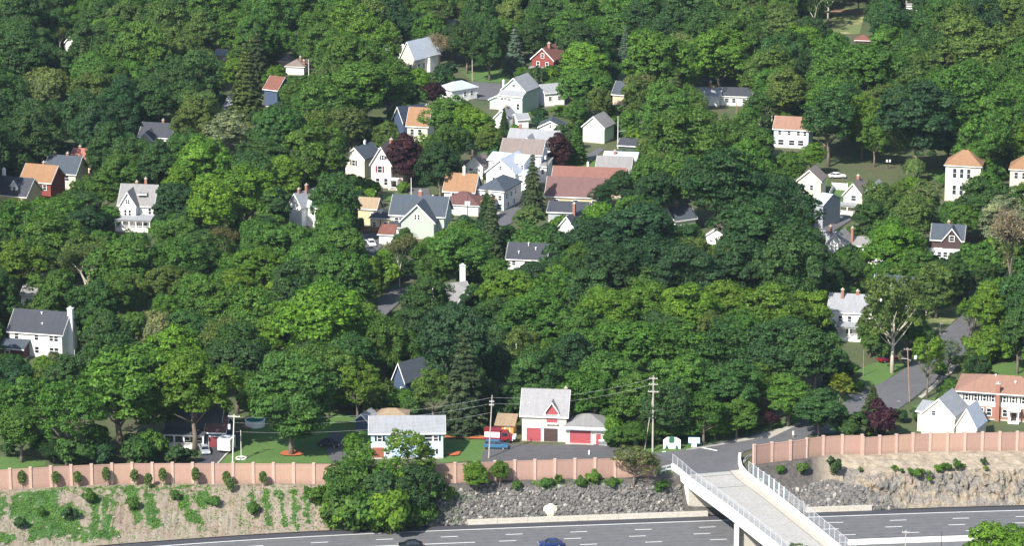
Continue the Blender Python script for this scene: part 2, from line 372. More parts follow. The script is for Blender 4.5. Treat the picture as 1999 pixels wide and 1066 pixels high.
def rock_mat():
    m, t, p = nodes('rock_cut'); p.inputs['Roughness'].default_value = .9; v = coords(t)
    big = noise(t, coords(t, (.16, .1, .35)), 1.0, 3, .5)
    c = ramp(t, big, [(.3, (.26, .24, .205)), (.40, (.115, .12, .125)), (.48, (.17, .17, .165)), (.53, (.31, .275, .22)), (.585, (.38, .28, .155)), (.64, (.28, .25, .21)), (.75, (.12, .122, .125))])
    vo = N(t, 'ShaderNodeTexVoronoi', feature='DISTANCE_TO_EDGE', i_Scale=.7); nv = N(t, 'ShaderNodeMapping'); t.links.new(v, nv.inputs[0]); nv.inputs['Scale'].default_value = (1, .6, .5)
    nd = noise(t, v, .8, 4, .6, 1); mv = N(t, 'ShaderNodeVectorMath', operation='MULTIPLY_ADD'); t.links.new(nd, mv.inputs[0]); mv.inputs[1].default_value = (1.6, 1.6, 1.6); t.links.new(nv.outputs[0], mv.inputs[2])
    t.links.new(mv.outputs[0], vo.inputs['Vector'])
    c = mixc(t, 1, c, ramp(t, vo.outputs['Distance'], [(0, (.35, .33, .32)), (.07, (.9, .9, .9)), (.3, (1.1, 1.1, 1.1))]), 'MULTIPLY')
    c = mixc(t, .55, c, ramp(t, noise(t, v, 2.6, 7, .75), [(.32, (.07, .065, .06)), (.5, (.27, .23, .18)), (.68, (.5, .46, .39))]))
    t.links.new(c, p.inputs['Base Color']); bump(t, noise(t, v, 1.6, 8, .75), p, 1.0, .5); return m
bank(64, 150, 430, 110, .5, 'rock_face', [rock_mat(), BANKM], True)
rf = bpy.data.objects['rock_face']; mi = []
for pl in rf.data.polygons:
    c = pl.center; mi.append(1 if c.z > 5.1+.5*fract(c.x*.3, 0) else 0)
rf.data.polygons.foreach_set('material_index', mi)

# ------------------------------------------------------------------ village ground
def ground_mat():
    m, t, p = nodes('village_ground'); p.inputs['Roughness'].default_value = .95; v = coords(t)
    c = ramp(t, noise(t, v, .06, 4), [(.35, (.03, .055, .015)), (.5, (.055, .085, .025)), (.65, (.09, .075, .045))])
    c = mixc(t, .5, c, ramp(t, noise(t, v, 1.2, 6), [(.3, (.03, .045, .015)), (.7, (.11, .12, .05))]))
    t.links.new(c, p.inputs['Base Color']); bump(t, noise(t, v, 1.5, 5), p, .5, .15); return m
v = []; f = []; xs = [-3000, -1500, -600]+list(np.arange(-150, 171, 2.0))+[600, 1500, 3000]
for i, x in enumerate(xs):
    y0 = yw(x)+.5
    for y in (y0, 760, 1000, 1600, 3000, 6000): v.append((x, y, GZ))
    if i:
        for j in range(5): a = (i-1)*6+j; f.append((a, a+6, a+7, a+1))
structure(MB().add(v, f).build('ground', ground_mat()))
# the near side of the cutting, below the frame
v = []; f = []
for i, x in enumerate([-600]+list(range(-150, 171, 10))+[600]):
    a = offs(max(-150, min(170, x)), 40)
    for (yy, z) in ((a.y, 0.01), (a.y-14, 7), (a.y-60, 8), (a.y-400, 9)): v.append((x if abs(x) > 200 else a.x, yy, z))
    if i:
        for j in range(3): k = (i-1)*4+j; f.append((k, k+4, k+5, k+1))
structure(MB().add(v, f).build('near_bank', MATS.get('x') or bpy.data.materials['village_ground']))
# ------------------------------------------------------------------ sheets on the ground
def grass_mat(name, a, b, dry=None):
    m, t, p = nodes(name); p.inputs['Roughness'].default_value = .95; v = coords(t)
    c = ramp(t, noise(t, v, .25, 4), [(.3, a), (.7, b)]); c = mixc(t, .45, c, ramp(t, noise(t, v, 3.5, 6), [(.3, mul(a, .6)), (.7, mul(b, 1.3))]))
    if dry: c = mixc(t, ramp(t, noise(t, v, .13, 4), [(.5, (0, 0, 0)), (.62, (1, 1, 1))]), c, dry)
    t.links.new(c, p.inputs['Base Color']); bump(t, noise(t, v, 5, 5), p, .8, .1); return m
GRASS = grass_mat('lawn_grass', (.05, .115, .022), (.085, .16, .03)); DRY = grass_mat('dry_grass', (.09, .14, .04), (.15, .17, .06), (.3, .27, .13))
SIDE = mat('sidewalk_concrete', (.38, .36, .31), .9, .08, .8, 'rough')
MULCH = mat('red_mulch', (.42, .12, .05), .95, .15, 2, 'rough'); DIRT = mat('brown_dirt', (.24, .15, .1), .95, .15, 1, 'rough')
_sheet = [0]
def sheet(name, px, m, keep=True, z=None, grow=1.0):
    _sheet[0] += 1; zz = GZ + .02 + .006*_sheet[0] if z is None else z
    pts = [W(u, v_, zz) for u, v_ in px]
    o = MB().add([tuple(p) for p in pts], [tuple(range(len(pts)))]).build(name, m); structure(o)
    if keep: keep_poly(px)
    return o
sheet('lawn', [(425,905),(440,884),(478,838),(500,805),(560,800),(700,812),(722,850),(722,890),(652,905)], GRASS)
sheet('lawn', [(855,904),(866,852),(945,856),(948,899)], GRASS)
sheet('lawn', [(-30,925),(-20,892),(60,893),(90,902),(88,910)], GRASS)
sheet('lawn', [(1215,892),(1235,866),(1300,862),(1400,852),(1470,838),(1530,822),(1562,815),(1560,830),(1480,850),(1400,868),(1310,884)], GRASS)
sheet('lawn', [(900,138),(1000,136),(992,162),(922,158)], GRASS)
sheet('lawn', [(990,215),(1030,205),(1062,180),(1055,205),(1020,235),(985,232)], GRASS)
sheet('lawn', [(1626,14),(1690,16),(1678,66),(1622,66)], DRY)
sheet('dirt_patch', [(1624,18),(1688,18),(1686,26),(1622,25)], DIRT)
sheet('lawn', [(1668,722),(1710,708),(1772,712),(1712,756),(1690,748)], GRASS)
sheet('lawn', [(1800,612),(1880,592),(1878,612),(1838,648),(1808,640)], DRY)
sheet('lawn', [(1925,742),(1935,712),(1999,705),(2060,760),(1930,770)], GRASS)
sheet('lawn', [(1780,795),(1822,776),(1840,780),(1800,800)], GRASS)
sheet('lawn', [(1655,355),(1672,355),(1660,405),(1610,400),(1622,372)], GRASS)
sheet('lawn', [(1583,345),(1618,345),(1610,378),(1590,378)], GRASS)
sheet('lawn', [(1100,330),(1135,300),(1165,315),(1160,330)], GRASS)
sheet('lawn', [(1815,330),(1842,330),(1842,352),(1815,352)], GRASS)
sheet('lawn', [(1640,772),(1672,772),(1670,792),(1645,792)], GRASS)
sheet('path', [(1130,312),(1168,288),(1180,290),(1160,310),(1140,320)], A_ST)
sheet('street', [(1270,886),(1320,881),(1400,864),(1470,848),(1555,829),(1645,788),(1712,752),(1750,731),(1778,712),(1835,652),(1882,612),(1890,580),(1892,560),(1912,560),(1906,600),(1898,645),(1890,682),(1858,711),(1825,745),(1790,772),(1745,806),(1660,842),(1578,850),(1572,862),(1485,873),(1452,882),(1446,893),(1442,926),(1342,932),(1325,916),(1318,905),(1270,900)], A_ST, keep=False)
keep_poly([(1280,884),(1400,862),(1480,846),(1558,826),(1565,850),(1470,876),(1440,900),(1330,900),(1280,892)])
keep_poly([(1712,757),(1750,731),(1778,712),(1835,652),(1882,612),(1890,582),(1902,590),(1895,645),(1885,682),(1858,711),(1825,745),(1790,772),(1755,780),(1712,790)])
sheet('sidewalk', [(1500,857),(1500,853),(1400,870),(1340,879),(1340,877.6),(1400,868),(1470,852),(1510,840),(1562,825),(1562,828)], SIDE, keep=False)
sheet('sidewalk', [(1826,747),(1860,712),(1868,714),(1858,728),(1838,745),(1800,778),(1792,775)], SIDE)
sheet('sidewalk', [(1655,770),(1680,772),(1684,780),(1660,775)], SIDE)
sheet('parking_lot', [(1000,868),(1170,868),(1225,880),(1275,884),(1320,906),(1318,912),(1000,912),(938,905),(944,880),(985,870)], A_DR)
sheet('driveway', [(382,908),(402,868),(440,842),(470,842),(462,872),(420,908)], A_SH)
sheet('driveway', [(648,905),(632,868),(650,842),(672,850),(668,880),(690,905)], A_DR)
sheet('kerb', [(423,905),(440,886),(462,872),(464,873.5),(443,887),(427,905)], SIDE, keep=False)
sheet('parking_lot', [(922,158),(992,164),(975,198),(918,192)], A_ST)
sheet('path', [(905,195),(930,178),(934,181),(912,198)], SIDE, keep=False)
sheet('street', [(962,420),(1008,384),(1030,392),(998,436),(962,450)], A_ST)
sheet('sidewalk', [(958,418),(1003,383),(1008,386),(966,424)], SIDE, keep=False)
sheet('street', [(795,366),(838,368),(842,388),(800,386)], A_ST)
sheet('lawn', [(745,378),(795,376),(800,390),(748,392)], GRASS)
sheet('driveway', [(1030,345),(1075,335),(1062,348),(1050,362)], A_ST)
sheet('street', [(738,586),(772,560),(800,562),(775,595),(750,618),(738,612)], A_ST)
sheet('parking_lot', [(700,458),(742,454),(745,482),(730,495),(712,492)], A_DR)
sheet('sidewalk', [(712,484),(730,487),(732,492),(716,490)], SIDE, keep=False)
sheet('street', [(1606,414),(1655,412),(1664,428),(1625,452),(1596,458)], A_ST)
sheet('road_line', [(1612,423),(1645,422),(1645,425),(1612,425.5)], LINE, keep=False)
sheet('sidewalk', [(1606,411),(1655,409),(1655,413),(1606,415)], SIDE, keep=False)
sheet('stop_line', [(1371,873.5),(1401,879.6),(1399,881.2),(1369,875.2)], LINE, keep=False)
sheet('mulch_bed', [(546,886),(552,881),(567,878.5),(582,880),(594,886),(585,889),(567,890),(552,888.5)], MULCH)
sheet('mulch_bed', [(870,884),(885,884),(900,880),(896,888),(880,890)], MULCH, keep=False)
sheet('mulch_bed', [(868,851),(945,851),(945,857),(868,855)], MULCH, keep=False)
sheet('dirt_patch', [(470,832),(492,828),(494,835),(484,838)], DIRT, keep=False)
keep_rect(1605, 316, 1760, 342, 9999)
# parts of the cutting that must stay clear
VG[int(905//4):, :] = np.maximum(VG[int(905//4):, :], 0)
# ================================================================== NOISE BARRIERS
POSTC = mat('noise_wall_post', (.50, .35, .285), .85, .08, 1.2, 'rough'); PANC = mat('noise_wall_panel', (.37, .235, .19), .88, .08, .6, 'panel')
def nwall(px, label, h0, h1, first=0.0, step=3.87, stepdown=None):
    pts = [W(u, v, GZ) for u, v in px]; L = [0]
    for a, b in zip(pts, pts[1:]): L.append(L[-1]+(b-a).length)
    def at(s):
        for i in range(len(pts)-1):
            if s <= L[i+1] or i == len(pts)-2: return pts[i].lerp(pts[i+1], (s-L[i])/(L[i+1]-L[i]))
    t = thing('noise_barrier', label, 'noise wall'); cache = {}
    n = int(round(L[-1]/step)); st = L[-1]/n
    for i in range(n+1):
        p = at(i*st); q = at(min(L[-1], i*st+1)) if i < n else p+(p-at(i*st-1)); ang = math.atan2(q.y-p.y, q.x-p.x)
        h = h0+(h1-h0)*i/n
        if 'post' not in cache: cache['post'] = MB().box(-.26, .26, -.28, .28, -1.2, 4.15).box(-.3, .3, -.32, .32, 4.15, 4.3).mesh('post', POSTC)
        o = put(cache['post'], 'post', t, tuple(p), ang, (1, 1, h/4.2))
        if i < n:
            q = at((i+1)*st); d = (q-p).length; ang = math.atan2(q.y-p.y, q.x-p.x)
            if 'panel' not in cache:
                mb = MB().box(.2, 3.68, -.11, .11, -1.0, 3.9).box(.2, 3.68, -.15, .15, 3.9, 4.05)
                for z in (1.35, 2.7): mb.box(.2, 3.68, -.125, -.11, z-.02, z+.02)
                cache['panel'] = mb.mesh('panel', PANC)
            put(cache['panel'], 'panel', t, tuple(p), ang, (d/3.87, 1, h/4.2))
    return t
nwall([(-100,961)]+[p for p in wall1_px if p[0] > -50], 'long pink precast noise wall left of the bridge', 4.05, 3.95)
nwall([p for p in wall2_px if p[0] <= 1682], 'short pink noise wall stepping back beside the bridge end', 4.0, 3.85, step=3.7)
nwall([p for p in wall2_px if p[0] >= 1684], 'pink noise wall on top of the rock cut at the right', 3.7, 3.9, step=3.55)

# ================================================================== BUILDINGS
WINM = glass(); WHITE = mat('white_trim', (.8, .8, .78), .6, .03, 1)
def WC(name, col, kind='siding', **k): return mat('wall_'+name, col, .75, .05, .5, kind, **k)
def RC(name, col): return mat('roof_'+name, col, .85, .12, .5, 'shingle')
W_WHITE = WC('white', (.8, .8, .78)); W_CREAM = WC('cream', (.64, .585, .47)); W_YEL = WC('yellow', (.60, .48, .29)); W_TAN = WC('tan', (.6, .47, .34))
W_MINT = WC('mint', (.42, .52, .47)); W_SAGE = WC('sage', (.42, .47, .41)); W_LBLUE = WC('light_blue', (.50, .66, .84)); W_BLUE = WC('shaded_slate_blue', (.06, .09, .15))  # slate blue is darkened: the shade on those houses is put into the colour
W_RED = WC('barn_red', (.23, .06, .05)); W_PINK = WC('beige_pink', (.66, .56, .5)); W_BROWN = WC('brown', (.07, .045, .043)); W_GREY = WC('grey', (.35, .37, .4))
W_PGREEN = WC('pale_green', (.66, .78, .58)); W_DARK = WC('dark_green', (.06, .08, .07)); W_BRICKW = mat('wall_white_brick', (.72, .68, .6), .85, .06, .5, 'brick'); W_BRICK = mat('wall_red_brick', (.32, .15, .11), .85, .1, .5, 'brick')
W_ORG = WC('orange', (.65, .3, .08))
R_DG = RC('dark_grey', (.052, .056, .068)); R_SL = RC('slate', (.062, .076, .095)); R_GR = RC('grey', (.225, .22, .215)); R_LG = RC('light_grey', (.27, .28, .295)); R_OR = RC('orange_tan', (.27, .155, .085))
R_RB = RC('red_brown', (.18, .075, .055)); R_BR = RC('brown', (.15, .085, .08)); R_SAL = RC('salmon', (.28, .16, .115)); R_TAN = RC('tan', (.30, .225, .145)); R_PB = RC('pinkish_brown', (.20, .165, .15))
R_MET = mat('roof_pale_metal', (.42, .46, .52), .5, .05, .4, 'rough'); BRK = mat('chimney_brick', (.3, .12, .08), .9, .1, 2, 'brick'); DOORR = mat('red_door', (.34, .075, .085), .6, .06, .6); DOORB = mat('brown_door', (.07, .045, .04), .6, .06, .6)
SHUT = mat('dark_shutter', (.02, .025, .03), .7); SHUTR = mat('maroon_shutter', (.2, .03, .05), .7)
BLUEP = mat('blue_paint', (.1, .3, .55), .5); GREENP = mat('green_paint', (.03, .12, .06), .6); GREYM = mat('grey_metal', (.3, .31, .32), .5, metal=.6); BLACKM = mat('black_metal', (.02, .02, .02), .5)
wcache = {}
class House:
    def __init__(s, name, label, cat, u, v, lz, yaw, lx=0, ly=0, phrase=None, vis=(), base=None, foot=None, group=None):
        g = GZ if base is None else base
        s.t = thing(name, label, cat, group=group); p = W(u, v, g+lz); a = R(yaw)
        s.t.location = (p.x-(lx*math.cos(a)-ly*math.sin(a)), p.y-(lx*math.sin(a)+ly*math.cos(a)), g); s.t.rotation_euler = (0, 0, a)
        s.a = a; s.foots = []
        for r in vis: keep_rect(*r, depth=s.t.location.y+3)
        s.phrase = phrase
    def w2(s, x, y, z=0):
        o = s.t.location; return Vector((o.x+x*math.cos(s.a)-y*math.sin(s.a), o.y+x*math.sin(s.a)+y*math.cos(s.a), o.z+z))
    def block(s, x0, y0, w, d, h, rise, ridge, wall, roof, z0=0, over=.4, trim=True, found=.3, overf=None, rn='roof'):
        x1, y1 = x0+w, y0+d; mb = MB(); xm, ym = (x0+x1)/2, (y0+y1)/2; th = .2; of = over if overf is None else overf
        if ridge == 'x': mb.prism([(y0, z0), (y1, z0), (y1, h), (ym, h+rise), (y0, h)], 'x', x0, x1)
        elif ridge == 'y': mb.prism([(x0, z0), (x1, z0), (x1, h), (xm, h+rise), (x0, h)], 'y', y0, y1)
        elif ridge == 'shed': mb.prism([(y0, z0), (y1, z0), (y1, h+rise), (y0, h)], 'x', x0, x1)
        else: mb.box(x0, x1, y0, y1, z0, h)
        if wall: s.wall = mb.build('wall', wall, s.t)
        if z0 == 0 and found: MB().box(x0-.05, x1+.05, y0-.05, y1+.05, -.3, found).build('foundation', CONC, s.t)
        def vee(lo, hi, zc, c, half, th=th):     # inverted V across, from lo to hi
            sl = rise/half; oh = over
            return [(lo-oh, zc-oh*sl), (c, zc+rise), (hi+oh, zc-oh*sl), (hi+oh, zc-oh*sl+th), (c, zc+rise+th*1.15), (lo-oh, zc-oh*sl+th)]
        z = h+.01
        if ridge == 'x':
            pr = vee(y0, y1, z, ym, d/2); s.roof = MB().prism(pr, 'x', x0-over, x1+over).build(rn, roof, s.t)
            if trim:
                r2 = [(pr[i][0], pr[i][1]-(.12 if i < 3 else .02)) for i in range(6)]
                MB().prism(r2, 'x', x0-over-.05, x0-over+.03).build('trim', WHITE, s.t); MB().prism(r2, 'x', x1+over-.03, x1+over+.05).build('trim', WHITE, s.t)
                mb = MB().box(x0-over, x1+over, pr[0][0]-.05, pr[0][0]+.03, pr[0][1]-.08, pr[0][1]+th*.8); mb.build('trim', WHITE, s.t)
        elif ridge == 'y':
            pr = vee(x0, x1, z, xm, w/2); s.roof = MB().prism(pr, 'y', y0-of, y1+over).build(rn, roof, s.t)
            if trim:
                r2 = [(pr[i][0], pr[i][1]-(.16 if i < 3 else .02)) for i in range(6)]
                MB().prism(r2, 'y', y0-of-.06, y0-of+.03).build('trim', WHITE, s.t); MB().prism(r2, 'y', y1+over-.03, y1+over+.05).build('trim', WHITE, s.t)
        elif ridge == 'shed':
            sl = rise/d; pr = [(y0-over, z-over*sl), (y1+.1, z+rise+.1*sl), (y1+.1, z+rise+.1*sl+th), (y0-over, z-over*sl+th)]
            s.roof = MB().prism(pr, 'x', x0-over, x1+over).build(rn, roof, s.t)
            if trim: MB().box(x0-over-.03, x1+over+.03, y0-over-.05, y0-over+.02, z-over*sl-.06, z-over*sl+th*.9).build('trim', WHITE, s.t)
        elif ridge == 'hip':
            o = over; X0, X1, Y0, Y1 = x0-o, x1+o, y0-o, y1+o; m_ = min(w, d)/2
            if w >= d: rr = [(x0+m_*.95, ym), (x1-m_*.95, ym)]
            else: rr = [(xm, y0+m_*.95), (xm, y1-m_*.95)]
            v = [(X0,Y0,z-.1),(X1,Y0,z-.1),(X1,Y1,z-.1),(X0,Y1,z-.1),(X0,Y0,z+.1),(X1,Y0,z+.1),(X1,Y1,z+.1),(X0,Y1,z+.1),(*rr[0],z+rise),(*rr[1],z+rise)]
            f = [(0,3,2,1),(0,1,5,4),(1,2,6,5),(2,3,7,6),(3,0,4,7)]
            f += [(4,5,9,8),(5,6,9),(6,7,8,9),(7,4,8)] if w >= d else [(4,5,8),(5,6,9,8),(6,7,9),(7,4,8,9)]
            s.roof = MB().add(v, f).build(rn, roof, s.t)
            if trim: MB().box(X0-.03, X1+.03, Y0-.04, Y0+.02, z-.12, z+.06).build('trim', WHITE, s.t)
        elif ridge == 'flat':
            s.roof = MB().box(x0-over, x1+over, y0-over, y1+over, z, z+.25).build(rn, roof, s.t)
        s.foots.append((x0, y0, x1, y1)); s.box = (x0, y0, x1, y1, h, rise); return s
    def win(s, face, xs, z, w=.9, h=1.3, shut=None, box=None, frame=None, name='window'):
        x0, y0, x1, y1 = (box or s.box)[:4]; frame = frame or WHITE
        k = (round(w, 2), round(h, 2), frame.name, shut.name if shut else 0)
        if k not in wcache:
            b = .13; mb = MB().box(-w/2-b, w/2+b, -.07, .02, -b, 0).box(-w/2-b, w/2+b, -.07, .02, h, h+b).box(-w/2-b, -w/2, -.07, .02, 0, h).box(w/2, w/2+b, -.07, .02, 0, h).box(-w/2, w/2, -.055, .02, h/2-.04, h/2+.04)
            fr = mb.mesh('window_frame', frame); pn = MB().box(-w/2, w/2, -.03, .015, 0, h).mesh('pane', WINM); sh = None
            if shut:
                sw = min(.42, w*.5); mb = MB().box(-w/2-b-sw-.03, -w/2-b-.03, -.05, .01, 0, h).box(w/2+b+.03, w/2+b+sw+.03, -.05, .01, 0, h); sh = [MB().box(-sw/2, sw/2, -.05, .01, 0, h).mesh('shutter', shut), w/2+b+.03+sw/2]
            wcache[k] = (fr, pn, sh)
        fr, pn, sh = wcache[k]
        for x in xs:
            if face == 'F': loc, rz = (x, y0-.003, z), 0
            elif face == 'R': loc, rz = (x1+.003, x, z), math.pi/2
            else: loc, rz = (x0-.003, x, z), -math.pi/2
            o = put(fr, name, s.t, loc, rz); put(pn, 'pane', o)
            if sh: put(sh[0], 'shutter', o, (-sh[1], 0, 0)); put(sh[0], 'shutter', o, (sh[1], 0, 0))
    def door(s, x, z, w, h, m, face='F', box=None, name='door', panels=0, y=None):
        x0, y0, x1, y1 = (box or s.box)[:4]; mb = MB().box(-w/2, w/2, -.05, .02, 0, h)
        for i in range(panels): mb.box(-w/2+.1, w/2-.1, -.065, -.05, h*(i+.12)/panels, h*(i+.88)/panels)
        fr = MB().box(-w/2-.12, -w/2, -.08, .02, 0, h).box(w/2, w/2+.12, -.08, .02, 0, h).box(-w/2-.12, w/2+.12, -.08, .02, h, h+.12)
        loc, rz = ((x, (y0 if y is None else y)-.003, z), 0) if face == 'F' else ((x1+.003, x, z), math.pi/2)
        o = mb.build(name, m, s.t, loc=loc, rz=rz); fr.build('door_frame', WHITE, o)
        MB().box(w/2-.25, w/2-.15, -.12, -.05, h*.45, h*.5).build('handle', BLACKM, o)
    def chim(s, x, y, z0, z1, w=.62, m=None, cap=True):
        z1 -= .4 if m is None else 0
        o = MB().box(x-w/2, x+w/2, y-w/2, y+w/2, z0, z1).build('chimney', m or BRK, s.t)
        if cap: MB().box(x-w/2-.07, x+w/2+.07, y-w/2-.07, y+w/2+.07, z1, z1+.12).box(x-w*.2, x+w*.2, y-w*.2, y+w*.2, z1+.12, z1+.45).build('chimney_cap', CONC if m is None else m, o)
    def vent(s, x, y, z): MB().tube([(x, y, z-.3), (x, y, z+.5)], .12).box(x-.2, x+.2, y-.2, y+.2, z+.5, z+.62).build('roof_vent', WHITE, s.t)
    def porch(s, x0, x1, y0, y1, h, roof=None, cols=3, rise=.6, floor=.6, colm=None, rail=True):
        MB().box(x0, x1, y0, y1, 0, floor).build('porch_floor', CONCW, s.t)
        pr = [(y0-.3, h), (y1, h+rise), (y1, h+rise+.18), (y0-.3, h+.18)]
        MB().prism(pr, 'x', x0-.3, x1+.3).build('porch_roof', roof or R_LG, s.t)
        MB().box(x0-.1, x1+.1, y0-.05, y0+.2, h-.3, h-.01).build('porch_beam', colm or WHITE, s.t)
        c = MB().box(-.12, .12, -.12, .12, floor, h-.3).box(-.17, .17, -.17, .17, floor, floor+.15).mesh('porch_column', colm or WHITE)
        for i in range(cols): put(c, 'porch_column', s.t, (x0+.15+(x1-x0-.3)*i/(cols-1), y0+.15, 0))
        if rail:
            mb = MB().box(x0, x1, y0+.1, y0+.16, floor+.75, floor+.83).box(x0, x1, y0+.1, y0+.16, floor+.1, floor+.16)
            k = x0
            while k < x1: mb.box(k, k+.04, y0+.11, y0+.15, floor+.16, floor+.75); k += .22
            mb.build('porch_railing', WHITE, s.t)
    def done(s, cx=None):
        x0 = min(f[0] for f in s.foots); y0 = min(f[1] for f in s.foots); x1 = max(f[2] for f in s.foots); y1 = max(f[3] for f in s.foots)
        c = s.w2((x0+x1)/2, (y0+y1)/2); u, v, k = P(c+Vector((0, 0, s.box[4])))
        HOUSES.append((c.x, c.y, x0, y0, x1, y1, s.t.location.copy(), s.a, s.phrase, u, v)); return s

def H(name, label, phrase, u, v, yaw, w, d, h, rise, ridge, wall, roof, vis, wins=(), chims=(), cat='house', **k):
    s = House(name, label, cat, u, v, h, yaw, phrase=phrase, vis=vis); s.block(0, 0, w, d, h, rise, ridge, wall, roof, **k)
    for a in wins: s.win(*a)
    for (x, y, z1) in chims: s.chim(x, y, h*.7, z1)
    return s

# --- left edge
h = H('colonial_house', 'white two-storey colonial house with dark grey roof and white side chimney', 'white colonial house', 17, 645, -15, 12.2, 8.6, 5.6, 3.6, 'x', W_WHITE, R_DG, [(0,603,145,684)],
  wins=[('F', [1.8, 6.4, 9.8, 10.9], 3.9, .85, 1.25), ('F', [6.4, 9.8, 10.9], 1.0, .9, 1.4)])
h.chim(12.75, 4.0, 0, 10.3, 1.1, W_WHITE); h.vent(6.3, 3.5, 8.6); h.vent(7.2, 1.5, 6.8)
h.block(-.6, -3.4, 5.2, 3.4, 2.6, 1.1, 'shed', WC('dark_brick', (.1, .04, .035)), R_SL, rn='porch_roof'); h.win('F', [1.0], .8, .9, 1.2); h.done()

h = H('victorian_house', 'white Victorian house with steep front gable and a wraparound columned porch', 'white Victorian house', 232, 398, -10, 8.8, 7.5, 5.9, 4.2, 'x', W_WHITE, R_GR, [(232,362,303,450)],
  wins=[('F', [7.9], 3.6, .7, 1.5)], chims=[(3.6, 4, 11.2), (5.6, 5.2, 11.8)])
h.block(1.0, -2.2, 3.9, 6.0, 6.4, 3.1, 'y', W_WHITE, R_GR); h.win('F', [2.3, 3.4], 3.5, .6, 1.5); h.win('F', [2.6, 3.2], 6.6, .45, 1.0)
h.block(5.0, 1.2, 1.6, 2.6, 8.3, .6, 'shed', W_DARK, R_GR, z0=6.2); 
h.porch(.2, 9.2, -4.6, -2.2, 3.0, R_LG, 6, .5, .8); h.block(5.2, -2.2, 3.6, 2.2, 3.0, .3, 'shed', W_GREY, R_LG); h.win('F', [7], 1, 1.6, 1.6); h.done()

h = H('dormer_cottage', 'dark-roofed house with a small white gabled dormer at the left edge', 'dark-roofed dormer cottage', -22, 376, -22, 10.8, 8, 4.0, 3.6, 'x', W_YEL, R_DG, [(0,336,58,384)], chims=[])
h.chim(2.0, 4.5, 5, 9.4, .7, W_WHITE)
h.block(6.0, .9, 1.9, 2.2, 6.3, 1.2, 'y', W_WHITE, R_DG, z0=4.3, over=.25); h.win('F', [6.95], 4.7, .75, 1.2); h.done()
h = H('red_house', 'red-walled house with orange shingle roof beside the dark dormer cottage', 'orange-roofed red house', 40, 351, -20, 8.6, 8, 5.4, 3.4, 'x', W_RED, R_OR, [(34,318,106,378)], wins=[('F', [4.8, 6.9], 3.3, .9, 1.3), ('F', [4.8], .9, 1.2, 1.5)], chims=[(4.6, 4.3, 9.9)]); h.done()
h = H('grey_roof_house', 'house with broad blue-grey roof, pale yellow wall and two red chimneys', 'blue-grey-roofed yellow house', 86, 335, -16, 8.8, 8.4, 4.6, 3.6, 'x', W_CREAM, R_SL, [(84,304,156,348)], wins=[('F', [6.4], 2.6, 1, 1.3)], chims=[(1.2, 4.4, 9.2), (4.9, 4.4, 9.3)]); h.done()
h = H('red_roof_house', 'small house with faded red roof partly hidden behind the blue-grey roof', 'faded-red-roofed house', 134, 318, -20, 6.4, 7.5, 4.6, 3.2, 'x', W_TAN, RC('faded_red', (.33, .13, .1)), [(132,290,165,315)], chims=[(1.5, 4, 8.8)]); h.done()
h = H('gabled_house', 'dark navy-roofed house with a cream front gable among the trees', 'navy-roofed gabled house', 272, 265, -14, 9.0, 7.5, 4.6, 3.0, 'x', W_WHITE, R_DG, [(268,237,330,268)], chims=[(5.6, 4, 8.9)])
h.block(.4, -3.0, 5.0, 5, 3.9, 2.4, 'y', W_CREAM, R_DG); h.block(-2.2, -5.0, 5, 3, 2.4, 1.5, 'y', W_WHITE, R_MET); h.done()
h = H('shed_house', 'small grey-roofed house with one slate side wall, alone among dark trees', 'small lone grey-roofed house', 438, 209, -28, 3.6, 6.0, 3.2, 3.0, 'x', W_YEL, R_LG, [(430,187,455,214)]); h.done()
h = H('brown_roof_house', 'dark blue house with a brown roof in the woods at upper left', 'brown-roofed blue house', 516, 172, -30, 4.5, 7.5, 5.4, 3.0, 'x', W_BLUE, R_RB, [(516,156,546,196)], wins=[('R', [3, 5], 1.2, .9, 1.4)]); h.done()
h = H('hillside_cottage', 'low white cottage with a mottled brown roof beside a pale pole', 'low white cottage', 558, 129, -10, 5.6, 6, 2.6, 1.8, 'hip', W_WHITE, R_PB, [(556,117,600,137)], chims=[(3.8, 3.4, 5.4), (5.2, 2, 4.6)]); h.done()
h = H('clapboard_cottage', 'tumbledown tan cottage with pale stones just above the low white cottage', 'tan tumbledown cottage', 545, 119, -12, 3.8, 5, 2.2, 1.6, 'hip', W_TAN, R_PB, [(545,104,570,120)]); h.done()
h = H('flat_roof_house', 'flat-roofed grey house in the upper left woods behind a dark post', 'flat-roofed grey house', 416, 106, -10, 5.0, 6, 3.0, .5, 'shed', W_PINK, R_LG, [(416,103,444,112)], chims=[(4.5, 2, 5.6)]); h.done()
h = H('hidden_house', 'glimpse of a pale blue and white house wall high in the left woods', 'half-hidden pale house', 128, 80, -10, 2.6, 5, 3.5, 1.5, 'y', W_WHITE, R_SL, [(128,75,142,84)]); h.done()
h = H('church_hall', 'big cream hall with steep pale metal roof and white cupola', 'cream hall with metal roof', 782, 110, -38, 5.5, 12, 5.2, 4.8, 'y', W_CREAM, R_MET, [(776,74,838,128)], wins=[('F', [1.5, 4], 1.5, .8, 1.6)])
h.block(-3.5, 1.5, 3.6, 7, 4.6, 1.6, 'shed', W_WHITE, R_LG); h.block(-2.2, 2.0, 1.6, 1.6, 7.6, 1.0, 'hip', W_WHITE, W_WHITE, z0=4.5, over=.15); h.block(5.5, 6, 1.2, 4, 5.0, .4, 'flat', W_WHITE, R_LG)
for yy in (2, 4.5): h.win('R', [yy], 1.6, .9, 1.6, box=(0, 0, 5.5, 12))
h.done()
